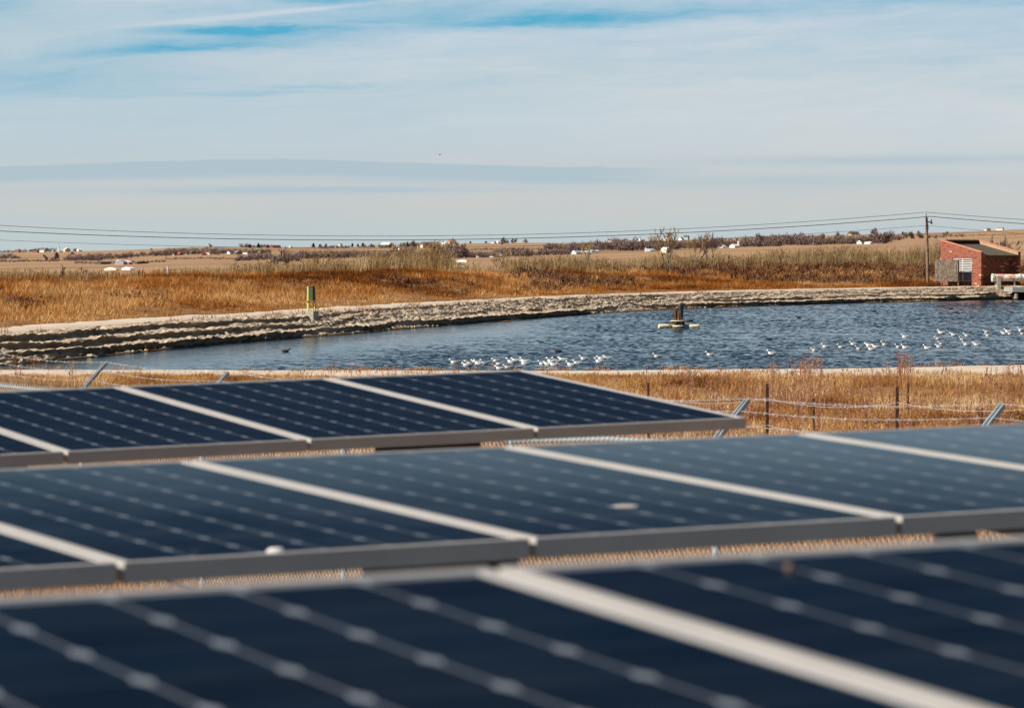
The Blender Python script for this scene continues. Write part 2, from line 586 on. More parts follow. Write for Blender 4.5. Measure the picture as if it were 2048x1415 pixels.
# eroded bank: pale crumbly soil and rock, wet and dark along the water
m = bpy.data.materials.new('bank_soil')
m.use_nodes = True
N = NT(m.node_tree)
p = m.node_tree.nodes['Principled BSDF']
geo = N.n('ShaderNodeNewGeometry')
sx = N.n('ShaderNodeSeparateXYZ')
m.node_tree.links.new(geo.outputs['Position'], sx.inputs[0])
n1 = N.noise(geo.outputs['Position'], 1.1, 6, .65)
n2 = N.noise(geo.outputs['Position'], 9.0, 5, .7)
c1 = N.mix(N.smooth(n1, .35, .65), (.62, .51, .375), (.47, .37, .26))
c1 = N.mix(N.lin(n2, .35, .7, 0, .30), c1, (.33, .25, .17))
c1 = N.mix(N.smooth(sx.outputs[2], .16, .02), c1, (.10, .065, .03))
N.put(p.inputs['Base Color'], c1)
b = N.n('ShaderNodeBump')
b.inputs['Strength'].default_value = .8
b.inputs['Distance'].default_value = .06
N.put(b.inputs['Height'], n2)
N.put(p.inputs['Normal'], b.outputs[0])
p.inputs['Roughness'].default_value = 1.0
p.inputs['Specular IOR Level'].default_value = .1
MAT['bank_soil'] = m
pbr('path_dust', (.60, .51, .41), 1.0, 0, (.50, .42, .33), .8, .2, .1)

# ------------------------------------------------------------------ terrain
FP0 = np.array([(-26, 60), (-24.4, 97), (-25, 106), (-22.5, 121), (-17.1, 136.6), (-13.7, 158.4), (-8, 178), (-.7, 211), (9.3, 243.7), (21.3, 268), (38.2, 290), (60, 312), (92, 334)], float)


def chaikin(P, n=2):
    for _ in range(n):
        Q = [P[0]]
        for a, b in zip(P[:-1], P[1:]):
            Q += [a * .75 + b * .25, a * .25 + b * .75]
        Q.append(P[-1])
        P = np.array(Q)
    return P


FP = chaikin(FP0, 3)
FPt = FP[:, 0] / FP[:, 1]


def Yw(t):
    return np.interp(t, FPt, FP[:, 1])


def bank_sd(X, Y):
    """signed distance to the far waterline, + on the land side"""
    best = np.full(X.shape, 1e9)
    sgn = np.ones(X.shape)
    for a, b in zip(FP[:-1], FP[1:]):
        d = b - a
        L2 = d @ d
        s = np.clip(((X - a[0]) * d[0] + (Y - a[1]) * d[1]) / L2, 0, 1)
        px, py = X - a[0] - s * d[0], Y - a[1] - s * d[1]
        r = px * px + py * py
        cr = d[0] * (Y - a[1]) - d[1] * (X - a[0])
        m_ = r < best
        best = np.where(m_, r, best)
        sgn = np.where(m_, np.sign(cr), sgn)
    return np.sqrt(best) * sgn


def YL(X):
    """outer lip of the near berm's path"""
    return np.interp(X, [-20, -12, 0, 8, 14, 30], [93, 92, 91.2, 92.5, 96, 104])


RU = np.array([-600, -300, 0, 60, 170, 250, 330, 420, 520, 700, 830, 880, 1000, 1060, 1150, 1250, 1400, 1500, 1560, 1640, 1800, 1900, 2048, 2400, 2800]) - CU
RY = np.array([512, 508, 505, 503, 502, 500, 496, 493, 494, 494, 491, 488, 486, 485, 486, 483, 480, 476, 473, 471, 467, 464, 458, 450, 446.])


def far_z(X, Y):
    t = X / np.maximum(Y, 1)
    R = np.interp(t * F, RU, RY)
    R = (R + np.interp(t * F - 25, RU, RY) + np.interp(t * F + 25, RU, RY)) / 3
    g = np.interp(Y, [300, 700, 1200, 2000, 3000, 3800, 4600, 9000], [52, 43, 30, 20, 9.5, 4, 0, 12])
    nz = (fbm(X / 260 + 3, Y / 420, 3, 21) - .5) * 4.5 * np.clip(g / 20, .15, 1)
    yi = R + g + nz
    return EYE - (yi - HZ) / F * Y


def ground_z(X, Y):
    X, Y = np.asarray(X, float), np.asarray(Y, float)
    t = X / np.maximum(Y, 1)
    yl = YL(X)
    # near side
    zn = np.interp(Y, [-50, 12, 22, 36, 75, 85, 87.5], [2.2, 2.2, 1.25, 1.08, 1.0, 1.13, 1.2])
    zn = np.where(Y > 87.5, 1.2 - .6 * np.clip((Y - yl) / 1.6, 0, 1) - 1.9 * np.clip((Y - yl - 1.6) / 5, 0, 1), zn)
    hum = (fbm(X / 2.6, Y / 4.0, 3, 3) - .5) * .34 * sstep(Y, 26, 45) * (1 - sstep(Y, 82, 86.5))
    zn = zn + hum
    # far side
    sd = bank_sd(X, Y)
    dd = Y - Yw(t)
    rgt = sstep(t, -.01, .06)
    lo, hi = 22 + 16 * rgt, 74 + 22 * rgt
    rise = sstep(dd, lo, hi)
    amp = 1.16 - .10 * rgt
    zf = np.where(sd < 2.7, -1.3, np.where(sd < 3.3, -1.3 + 2.2 * sstep(sd, 2.7, 3.3), .9))
    lumps = (fbm(X / 9, Y / 22, 3, 31) - .5) * 1.25 * sstep(dd, 14, 40)
    fld = .92 + .08 * sstep(sd, 5.9, 7) + amp * rise + lumps * (1 - .4 * rise)
    back = sstep(dd, hi + 6, hi + 150)
    fld = fld * (1 - back) + np.minimum(-1.2 + 1.8 * rgt, fld) * back
    zf = np.where(sd > 3.3, np.where(sd > 5.9, fld, .9), zf)
    w = sstep(Y, Yw(t) + 210, 720)
    zf = zf * (1 - w) + far_z(X, Y) * w
    return np.where(Y < yl + 6.6, zn, zf)


ang_f = np.arange(-.205, .2051, .0016)
ang = np.concatenate([np.linspace(-math.pi, -.9, 14), np.linspace(-.8, -.22, 26), ang_f, np.linspace(.22, .8, 26), np.linspace(.9, math.pi, 14)])
rad = np.concatenate([np.arange(.6, 40, 1.0), np.arange(40, 335, .6), 335 * 1.021 ** np.arange(0, 160)])
A, R_ = np.meshgrid(ang, rad)
X, Y = np.sin(A) * R_, np.cos(A) * R_
Z = ground_z(X, Y)
V = np.stack([X, Y, Z], -1).reshape(-1, 3)
na = len(ang)
i0 = (np.arange(len(rad) - 1)[:, None] * na + np.arange(na - 1)[None]).ravel()
Q = np.stack([i0, i0 + 1, i0 + na + 1, i0 + na], 1)
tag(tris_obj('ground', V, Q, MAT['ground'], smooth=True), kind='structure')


def gz(x, y):
    return float(ground_z(np.array([x]), np.array([y]))[0])


def at(u, y, Y):
    """world point seen in column u, row y at depth Y"""
    return Vector(((u - CU) / F * Y, Y, EYE - (y - HZ) / F * Y))


def on_ground(u, y, Y0=330.0, Y1=4700.0):
    """where the sight line through (u, y) first meets the land beyond Y0"""
    Ys = np.geomspace(Y0, Y1, 900)
    zs = ground_z((u - CU) / F * Ys, Ys)
    ray = EYE - (y - HZ) / F * Ys
    hit = np.nonzero(zs >= ray)[0]
    k_ = hit[0] if len(hit) else int(np.argmin(ray - zs))
    return float((u - CU) / F * Ys[k_]), float(Ys[k_]), float(zs[k_])


# ---- far bank: an eroded strip of ledges between the water and the path
seg = np.linalg.norm(np.diff(FP, axis=0), axis=1)
cum = np.concatenate([[0], np.cumsum(seg)])
Ltot = cum[-1]
ls = np.arange(20, Ltot, .17)
bx, by = np.interp(ls, cum, FP[:, 0]), np.interp(ls, cum, FP[:, 1])
tx, ty = np.gradient(bx), np.gradient(by)
ker = np.ones(41) / 41
tx = np.convolve(np.pad(tx, 20, 'edge'), ker, 'valid')
ty = np.convolve(np.pad(ty, 20, 'edge'), ker, 'valid')
tn = np.hypot(tx, ty)
nx, ny = -ty / tn, tx / tn          # towards the land
ss = np.concatenate([[-1.6, -1.0, -.6, -.3], np.arange(-.1, 3.45, .035)])
LL, S_ = np.meshgrid(ls, ss, indexing='ij')


def bank_h(l, s, over=False):
    e = s + (fbm(l / 3.0, s * 0 + 1.5, 4, 41) - .5) * .7 * sstep(s, -.2, .5) * (1 - sstep(s, 2.5, 3.2))
    b_ = np.clip(e / 3.0, 0, 1) ** .8
    K = 2.2 + 1.8 * fbm(l / 30, l * 0, 2, 57)
    q = .3 + b_ * K + (fbm(l / 12, s / 3, 5, 51) - .5) * 3.0 * sstep(s, .05, .5) * (1 - sstep(s, 2.2, 3.0))
    fl_ = np.floor(q)
    fr = q - fl_
    st = (fl_ + sstep(fr, .0, .10) * .66 + .34 * fr - .76) / K
    q2 = b_ * 9 + (fbm(l / 5, s / 1.5, 4, 53) - .5) * 3.2 * sstep(s, .05, .5) * (1 - sstep(s, 2.6, 3.1))
    f2_ = q2 - np.floor(q2)
    st2 = (np.floor(q2) + sstep(f2_, 0, .25) * .5 + .5 * f2_ - .5) / 9
    mixk = np.clip(.55 + 2.6 * (fbm(l / 8, s / 2.2 + 9, 4, 61) - .5), .0, 1.0)
    mixk = np.clip(mixk + .35 * (1 - sstep(l, cum[-1] * .28, cum[-1] * .42)), 0, 1)
    mixk = np.maximum(mixk, (1 - sstep(s, .5, .9)) * .95)
    mixk = mixk * (1 - .75 * sstep(l, cum[-1] * .30, cum[-1] * .45) * sstep(s, 1.0, 1.5))
    h = st2 * (1 - mixk) + st * mixk
    h = 1.0 * np.clip(h, -.2, 1.03)
    rough = (fbm(l * .8, s * 5.0, 4, 71) - .5) * .16 + (vnoise(l * 1.4, s * 15, 83) - .5) * .07 + (vnoise(l * 5, s * 11, 81) - .5) * .06 + (vnoise(l * 2.6, s * 6, 85) - .5) * .05
    h = h + rough * sstep(s, .0, .4) * (1 - sstep(s, 2.9, 3.3))
    h = np.where(s < 0, s * .35, h + .02)
    if over:
        return h, .42 * mixk * sstep(fr, .03, .11) * (1 - sstep(fr, .12, .75)) * sstep(s, .1, .3) * (1 - sstep(s, 2.6, 3.1))
    return h


BZ, OV = bank_h(LL, S_, True)
BX = bx[:, None] + nx[:, None] * (S_ - OV)
BY = by[:, None] + ny[:, None] * (S_ - OV)
ns = len(ss)
i0 = (np.arange(len(ls) - 1)[:, None] * ns + np.arange(ns - 1)[None]).ravel()
Q = np.stack([i0, i0 + ns, i0 + ns + 1, i0 + 1], 1)
tag(tris_obj('bank', np.stack([BX, BY, BZ], -1).reshape(-1, 3), Q, MAT['bank_soil']), kind='structure')


def bank_point(u, s):
    """point on the far bank, s metres in from the waterline, seen in column u"""
    px = bx + nx * s
    py = by + ny * s
    i = int(np.argmin(np.abs(px / py * F + CU - u)))
    return float(px[i]), float(py[i]), float(bank_h(np.array([ls[i]]), np.array([s]))[0]), i


# path strip along the top of the bank
l2 = ls[::4]
bx2, by2, nx2, ny2 = bx[::4], by[::4], nx[::4], ny[::4]
s2 = np.array([3.25, 3.5, 4.0, 4.6, 5.2, 5.7, 6.0])
edge = (fbm(l2 / 2.0, l2 * 0, 3, 91) - .5) * 1.6 - .9 * sstep(l2, cum[-1] * .42, cum[-1] * .55)
PX = bx2[:, None] + nx2[:, None] * (s2[None] + edge[:, None] * np.array([0, 0, 0, 0, .3, 1, 1])[None])
PY = by2[:, None] + ny2[:, None] * (s2[None] + edge[:, None] * np.array([0, 0, 0, 0, .3, 1, 1])[None])
PZ = np.array([.96, 1.0, 1.03, 1.03, 1.03, 1.02, .93])[None] + (fbm(l2 / 1.5, l2 * 0 + 5, 3, 92) - .5)[:, None] * .05
i0 = (np.arange(len(l2) - 1)[:, None] * 7 + np.arange(6)[None]).ravel()
Q = np.stack([i0, i0 + 7, i0 + 8, i0 + 1], 1)
tag(tris_obj('path', np.stack([PX, PY, PZ], -1).reshape(-1, 3), Q, MAT['path_dust'], smooth=True), kind='structure')

# near berm path
xs = np.arange(-26, 34, .4)
e_ = (fbm(xs / 1.7, xs * 0, 3, 93) - .5) * 1.8
yy = np.stack([87.9 + e_, 88.6 + e_ * .5, 89.5 + 0 * xs, YL(xs) - .9, YL(xs) - .25, YL(xs) + .1], 1)
zz = np.array([1.19, 1.235, 1.24, 1.24, 1.23, 1.12])[None] + (fbm(xs / 1.2, xs * 0 + 3, 3, 94) - .5)[:, None] * .03
i0 = (np.arange(len(xs) - 1)[:, None] * 6 + np.arange(5)[None]).ravel()
Q = np.stack([i0, i0 + 6, i0 + 7, i0 + 1], 1)
tag(tris_obj('berm_path', np.stack([np.repeat(xs[:, None], 6, 1), yy, zz], -1).reshape(-1, 3), Q, MAT['path_dust'], smooth=True), kind='structure')

# ---- pond: rippled sheet of water
tt = np.arange(-.182, .182, .0007)
Yg = np.concatenate([np.arange(93, 150, .095), np.arange(150, 345, .14)])
T_, Y_ = np.meshgrid(tt, Yg)
X_ = T_ * Y_
sdw = -bank_sd(X_, Y_)
calm = sstep(sdw, 3, 15 + 9 * (fbm(X_ / 8, Y_ / 20, 3, 13) - .5)) * .82 + .18
calm = np.maximum(calm, sstep(T_, -.02, .03)) * (1 - .35 * (1 - sstep(sdw, 0, 5)))
gust = .72 + .56 * fbm(X_ / 9, Y_ / 16, 3, 17)
H = np.zeros_like(X_)
wr = np.random.default_rng(3)
for i in range(46):
    lam = .28 * (.75 / .28) ** wr.random()
    th = math.radians(-62) + wr.normal() * .55
    k_ = 2 * math.pi / lam
    a_ = .026 / k_
    H += a_ * np.sin(k_ * (X_ * math.cos(th) + Y_ * math.sin(th)) + wr.random() * 6.28)
H *= calm * gust
keep = (sdw > -2.2) & (Y_ > YL(X_) + .5)
ni = len(tt)
i0 = (np.arange(len(Yg) - 1)[:, None] * ni + np.arange(ni - 1)[None])
kq = keep[:-1, :-1] & keep[1:, 1:] & keep[:-1, 1:] & keep[1:, :-1]
i0 = i0[kq]
Q = np.stack([i0, i0 + 1, i0 + ni + 1, i0 + ni], 1)
used = np.zeros(X_.size, bool)
used[Q.ravel()] = True
remap = np.cumsum(used) - 1
V = np.stack([X_, Y_, H], -1).reshape(-1, 3)[used]
tag(tris_obj('water', V, remap[Q], MAT['pond_water'], smooth=True), kind='structure')
del X_, Y_, T_, H, sdw, calm, gust

# ------------------------------------------------------------------ vegetation
def scatter(n, t0, t1, Y0, Y1):
    t = rng.uniform(t0, t1, n)
    y = np.sqrt(rng.uniform(Y0 ** 2, Y1 ** 2, n))
    return t * y, y


def blades(P, h, w, lean, seg2=True):
    """one bent blade per base point"""
    n = len(P)
    yaw = rng.uniform(0, 2 * np.pi, n)
    ld = rng.uniform(0, 2 * np.pi, n)
    sx_, sy_ = np.cos(yaw) * w / 2, np.sin(yaw) * w / 2
    lx, ly = np.cos(ld) * lean * h, np.sin(ld) * lean * h
    z0 = np.zeros(n)
    a = P + np.stack([-sx_, -sy_, z0], 1)
    b = P + np.stack([sx_, sy_, z0], 1)
    tip = P + np.stack([lx, ly, h * np.sqrt(np.clip(1 - lean ** 2 * .6, .1, 1))], 1)
    if not seg2:
        V = np.stack([a, b, tip], 1).reshape(-1, 3)
        return V, np.arange(3 * n).reshape(-1, 3), 3
    mid = P + np.stack([lx * .35, ly * .35, h * .6], 1)
    c = mid + np.stack([-sx_, -sy_, z0], 1) * .7
    d = mid + np.stack([sx_, sy_, z0], 1) * .7
    V = np.stack([a, b, c, d, tip], 1).reshape(-1, 3)
    i = np.arange(n) * 5
    T = np.concatenate([np.stack([i, i + 1, i + 3], 1), np.stack([i, i + 3, i + 2], 1), np.stack([i + 2, i + 3, i + 4], 1)])
    return V, T, 5


def tufts(X, Y, per, h, spread, w, tint, lean=(.1, .7), seg2=True, zoff=-.03):
    Z = ground_z(X, Y) + zoff
    n = len(X)
    r = np.sqrt(rng.random((n, per))) * spread
    a = rng.uniform(0, 2 * np.pi, (n, per))
    P = np.stack([X[:, None] + r * np.cos(a), Y[:, None] + r * np.sin(a), np.repeat(Z[:, None], per, 1)], -1).reshape(-1, 3)
    hh = np.repeat(h, per) * rng.uniform(.5, 1.1, n * per)
    V, T, kk = blades(P, hh, w * rng.uniform(.6, 1.3, n * per), rng.uniform(lean[0], lean[1], n * per), seg2)
    ti = np.clip(np.repeat(tint, per) + rng.normal(0, .11, n * per), 0, 1)
    return V, T, np.repeat(ti, kk)


def join(parts):
    Vs, Ts, Cs, o = [], [], [], 0
    for V, T, C in parts:
        Vs.append(V); Ts.append(T + o); Cs.append(C)
        o += len(V)
    return np.concatenate(Vs), np.concatenate(Ts), np.concatenate(Cs)


# far field of orange grass beyond the bank path
X, Y = scatter(100000, -.172, .172, 118, 410)
sd = bank_sd(X, Y)
dd = Y - Yw(X / Y)
ok = (sd > 5.7 + .8 * (fbm(X / 2, Y / 2, 2, 5) - .5)) & (dd < 150)
X, Y, sd, dd = X[ok], Y[ok], sd[ok], dd[ok]
pt = fbm(X / 7, Y / 17, 4, 101)
tint = np.clip(.40 + (pt - .5) * 2.2 + .16 * (1 - sstep(sd, 6, 11)), 0, 1)
clump = fbm(X / 1.1, Y / 1.6, 3, 105)
tint = np.clip(tint + (clump - .5) * 1.2, 0, .92)
hh = np.clip(.08 + 1.15 * (clump - .22), .10, .8) * (.5 + .8 * fbm(X / 5, Y / 10, 2, 103)) * (.4 + .6 * sstep(sd, 6, 12))
V, T, C = tufts(X, Y, 7, hh, .32, .055, tint, (.25, .95), False)
tag(tris_obj('far_grass', V, T, MAT['grass_far'], C), 'tall orange dry grass covering the field beyond the pond', 'grass', kind='stuff')

# tussocks of grass on the eroded bank
bp, bz_ = [], []
for _ in range(420):
    i = rng.integers(60, len(ls) - 10)
    s = abs(rng.normal(0, .35)) + .12 if rng.random() < .45 else rng.uniform(2.2, 3.4)
    if vnoise(np.array([ls[i] / 7.0]), np.array([s]), 6)[0] < .45: continue
    bp.append((bx[i] + nx[i] * s, by[i] + ny[i] * s, bank_h(np.array([ls[i]]), np.array([s]))[0] - .03))
bp = np.array(bp)
P = np.repeat(bp, 16, 0) + rng.normal(0, .16, (len(bp) * 16, 3)) * np.array([1, 1, 0])
V, T, kk = blades(P, rng.uniform(.12, .42, len(P)), np.full(len(P), .03), rng.uniform(.1, .8, len(P)), False)
tag(tris_obj('bank_grass', V, T, MAT['grass_far'], np.repeat(rng.uniform(.1, .6, len(P)), kk)), 'sparse rusty grass tufts growing on the pale eroded bank', 'grass', kind='stuff')

# near grass between the panels and the near berm
parts = []
X = rng.uniform(-17, 17, 900)
Y = np.where(rng.random(900) < .35, YL(X) + rng.normal(-.25, .25, 900), rng.uniform(87.6, 90.5, 900))
ok = fbm(X / 1.1, Y / 2, 3, 115) > .55
X, Y = X[ok], Y[ok]
parts.append(tufts(X, Y, 7, rng.uniform(.04, .17, len(X)), .14, .016, rng.uniform(.15, .75, len(X)), (.2, .95), True, .05))
X, Y = scatter(34000, -.175, .175, 52, 88.6)
ok = Y < 87.4 + 1.6 * fbm(X / 1.7, X * 0, 3, 95)
X, Y = X[ok], Y[ok]
pt = fbm(X / 2.2, Y / 5, 4, 111)
bare = fbm(X / 3.4, Y / 8, 3, 112)
keep = rng.random(len(X)) < np.clip((bare - .3) * 4, .12, 1)
X, Y, pt = X[keep], Y[keep], pt[keep]
parts.append(tufts(X, Y, 8, .08 + .34 * np.clip(fbm(X / .9, Y / 1.5, 3, 113) * 1.5 - .25, 0, 1) * (1 - .5 * sstep(Y, 82, 88)), .18, .016, np.clip(.46 + (pt - .45) * 2.0 + .5 * (fbm(X / .7, Y / 1.2, 2, 117) - .5), .0, 1), (.3, .98)))
X, Y = scatter(9000, -.19, .19, 13, 52)
pt = fbm(X / 2.2, Y / 3, 4, 111)
parts.append(tufts(X, Y, 8, .14 + .36 * pt, .16, .012, np.clip(.42 + (pt - .5) * 1.6, .0, 1), (.15, .9)))
V, T, C = join(parts)
tag(tris_obj('near_grass', V, T, MAT['grass_near'], C), 'matted straw coloured grass between the solar panels and the pond', 'grass', kind='stuff')


def weed_stalks(X, Y, h, col_lo=.3, col_hi=.9, wd=.012):
    """upright seed-headed stalks with short side twigs"""
    Z = ground_z(X, Y) - .03
    n = len(X)
    P = np.stack([X, Y, Z], 1)
    lean = rng.uniform(0, .22, n)
    ld = rng.uniform(0, 2 * np.pi, n)
    tip = P + np.stack([np.cos(ld) * lean * h, np.sin(ld) * lean * h, h], 1)
    Vs, Ts, Cs, o = [], [], [], 0
    tint = rng.uniform(col_lo, col_hi, n)
    side = np.stack([np.full(n, wd / 2), np.zeros(n), np.zeros(n)], 1)
    Vs.append(np.stack([P - side, P + side, tip + side * .5, tip - side * .5], 1).reshape(-1, 3))
    i = np.arange(n) * 4
    Ts += [np.stack([i, i + 1, i + 2], 1), np.stack([i, i + 2, i + 3], 1)]
    Cs.append(np.repeat(tint, 4))
    o = 4 * n
    for k_ in range(16):
        f = rng.uniform(.35, 1.0, n)[:, None]
        q = P * (1 - f) + tip * f
        L_ = (rng.uniform(.05, .16, n) * h * (1.25 - f[:, 0]) + .02)[:, None]
        a = rng.uniform(0, 2 * np.pi, n)
        d = np.stack([np.cos(a), np.sin(a), rng.uniform(.4, 1.6, n)], 1)
        e = q + d / np.linalg.norm(d, axis=1)[:, None] * L_
        wv = np.stack([-np.sin(a), np.cos(a), np.full(n, .4)], 1) * wd * .9
        Vs.append(np.stack([q, e - wv, e + wv], 1).reshape(-1, 3))
        Ts.append(np.arange(3 * n).reshape(-1, 3) + o)
        Cs.append(np.repeat(np.clip(tint + rng.normal(0, .12, n), 0, 1), 3))
        o += 3 * n
    return np.concatenate(Vs), np.concatenate(Ts), np.concatenate(Cs)


X, Y = scatter(2600, -.17, .17, 54, 80)
dens = fbm(X / 3, Y / 7, 3, 121) + .22 * sstep(X / Y, .03, .07)
ok = dens > .58
X, Y = X[ok], Y[ok]
parts = [weed_stalks(X, Y, .25 + .5 * rng.random(len(X)))]
for (u, ytop, n, sp_) in ((1395, 722, 10, 30), (1470, 728, 8, 20), (1550, 716, 8, 12), (1590, 712, 9, 10), (1612, 706, 10, 9), (1635, 704, 9, 10), (1675, 726, 7, 14), (1760, 722, 6, 14), (1806, 700, 24, 7),
                          (1890, 726, 8, 16), (1990, 726, 10, 16), (2030, 718, 12, 12), (665, 720, 3, 4), (714, 716, 3, 5), (800, 728, 8, 26), (910, 718, 3, 3), (985, 720, 4, 6), (1095, 734, 4, 10), (140, 716, 5, 10), (55, 722, 5, 20), (270, 726, 4, 16), (1500, 738, 8, 60), (1240, 740, 12, 90), (560, 742, 12, 110)):
    uu = u + rng.normal(0, sp_, n)
    yy_ = rng.uniform(79, 87, n)
    xx = (uu - CU) / F * yy_
    top_ = EYE - (ytop + np.abs(rng.normal(0, 9, n)) - HZ) / F * yy_
    parts.append(weed_stalks(xx, yy_, np.maximum(top_ - ground_z(xx, yy_), .12)))
V, T, C = join(parts)
tag(tris_obj('weeds', V, T, MAT['weed_red'], C), 'reddish dry weed stalks standing in the grass before the pond', 'weeds', kind='stuff')


# low brown brush
def domes(X, Y, r, h, per, w, tint, zoff=-.05):
    n = len(X)
    Z = ground_z(X, Y) + zoff
    a = rng.uniform(0, 2 * np.pi, (n, per))
    ph = np.arccos(rng.uniform(.05, 1, (n, per)))
    q = rng.uniform(.25, 1.0, (n, per))
    rr = r[:, None] * np.sin(ph) * q
    zz_ = h[:, None] * np.cos(ph) * q
    E = np.stack([X[:, None] + rr * np.cos(a), Y[:, None] + rr * np.sin(a), Z[:, None] + zz_], -1).reshape(-1, 3)
    d = np.stack([np.sin(ph) * np.cos(a), np.sin(ph) * np.sin(a), np.cos(ph) + .5], -1).reshape(-1, 3) + rng.normal(0, .35, (n * per, 3))
    d /= np.linalg.norm(d, axis=1)[:, None]
    L_ = np.repeat(h, per) * rng.uniform(.2, .45, n * per)
    B = E - d * L_[:, None]
    wv = np.cross(d, rng.normal(0, 1, (n * per, 3)))
    wv /= np.linalg.norm(wv, axis=1)[:, None]
    wv *= (w * rng.uniform(.5, 1.3, n * per))[:, None]
    V = np.stack([B - wv, B + wv, E], 1).reshape(-1, 3)
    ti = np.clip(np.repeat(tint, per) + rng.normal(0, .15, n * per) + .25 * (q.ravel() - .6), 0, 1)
    return V, np.arange(len(V)).reshape(-1, 3), np.repeat(ti, 3)


X, Y = scatter(24000, -.165, .165, 150, 400)
t = X / Y
dd = Y - Yw(t)
sd = bank_sd(X, Y)
u_ = t * F + CU
nb = fbm(X / 6, Y / 15, 4, 131)
rz = sstep(u_, 980, 1120)
pr = rz * sstep(dd, 34, 46) * (1 - sstep(dd, 112, 124)) * np.clip((nb - .36) * 6, 0, 1) * .75
pl = (1 - rz) * (dd > 22) * (dd < 85) * np.clip((nb - .70) * 6, 0, .35)
strip = np.exp(-((u_ - 830) / 85) ** 2 - ((dd - 56 - (u_ - 830) * -.06) / 4.0) ** 2) * .8  # extra brush darkens a hollow that is partly shade, partly brown growth
ok = (rng.random(len(X)) < np.maximum(np.maximum(pr, pl), strip)) & (sd > 12)
X, Y, rz = X[ok], Y[ok], rz[ok]
n = len(X)
r = rng.uniform(.45, 1.05, n)
h = rng.uniform(.45, .95, n) * (.75 + .35 * rz)
V, T, C = domes(X, Y, r, h, 90, .045, np.clip(rng.uniform(.15, .75, n), 0, 1))
tag(tris_obj('brush', V, T, MAT['brush'], C), 'low dark brown brush scattered through the grass on the rise', 'brush', kind='stuff')

# willow thicket behind the rise
UT = np.array([-80, 0, 90, 200, 300, 345, 400, 480, 560, 640, 700, 780, 850, 890, 908, 1000, 1020, 1100, 1180, 1250, 1330, 1400, 1480, 1560, 1640, 1720, 1800, 1860, 1893, 1960, 2048, 2140])
YT = np.array([527, 527, 529, 532, 530, 523, 527, 517, 513, 510, 504, 495, 488, 487, 507, 510, 504, 503, 505, 507, 500, 500, 500, 491, 487, 485, 486, 480, 480, 500, 498, 498])
DN = np.interp(np.arange(-90, 2150), [-90, 60, 200, 300, 345, 470, 640, 890, 905, 1000, 1010, 1250, 1300, 1480, 1560, 1890, 1910, 2150], [.8, .8, .6, .4, .8, .8, 1, 1, .45, .5, .9, .8, .9, .9, 1, 1, .7, .6])
X, Y = scatter(7400, -.154, .154, 200, 420)
t = X / Y
u_ = t * F + CU
dd = Y - Yw(t)
ok = (dd > 84) & (dd < 150) & (rng.random(len(X)) < .62 * np.interp(u_, np.arange(-90, 2150), DN))
X, Y, u_ = X[ok], Y[ok], u_[ok]
zg = ground_z(X, Y)
topz = EYE - (np.interp(u_, UT, YT) + 4 - HZ) / F * Y
hmax = np.clip(topz - zg, .7, 5.5)
hs = hmax * rng.uniform(.45, 1.02, len(X)) * (.8 + .4 * fbm(X / 5, Y / 9, 2, 141))
per = 24
n = len(X)
B = np.repeat(np.stack([X, Y, zg - .05], 1), per, 0) + rng.normal(0, .28, (n * per, 3)) * np.array([1, 1, 0])
hq = np.repeat(hs, per) * rng.uniform(.5, 1.05, n * per)
la = rng.uniform(0, 2 * np.pi, n * per)
lm_ = rng.uniform(.02, .42, n * per) * hq
tip = B + np.stack([np.cos(la) * lm_, np.sin(la) * lm_, hq], 1)
wv = np.stack([rng.uniform(.012, .03, n * per), np.zeros(n * per), np.zeros(n * per)], 1)
ti = np.clip(np.repeat(rng.uniform(.12, .72, n), per) + rng.normal(0, .24, n * per), 0, 1)
parts = [(np.stack([B - wv, B + wv, tip], 1).reshape(-1, 3), np.arange(3 * n * per).reshape(-1, 3), np.repeat(ti, 3))]
for k_ in range(4):
    f = rng.uniform(.35, .95, n * per)[:, None]
    q = B * (1 - f) + tip * f
    a = rng.uniform(0, 2 * np.pi, n * per)
    e = q + np.stack([np.cos(a) * .5, np.sin(a) * .5, rng.uniform(.5, 1.2, n * per)], 1) * (hq * rng.uniform(.08, .24, n * per))[:, None]
    wv = np.stack([rng.uniform(.012, .028, n * per), np.zeros(n * per), np.full(n * per, -.01)], 1)
    parts.append((np.stack([q - wv, q + wv, e], 1).reshape(-1, 3), np.arange(3 * n * per).reshape(-1, 3), np.repeat(np.clip(ti + .1, 0, 1), 3)))
V, T, C = join(parts)
tag(tris_obj('willow_thicket', V, T, MAT['willow'], C), 'tan leafless willow thicket in a band behind the grassy rise', 'thicket', kind='stuff')


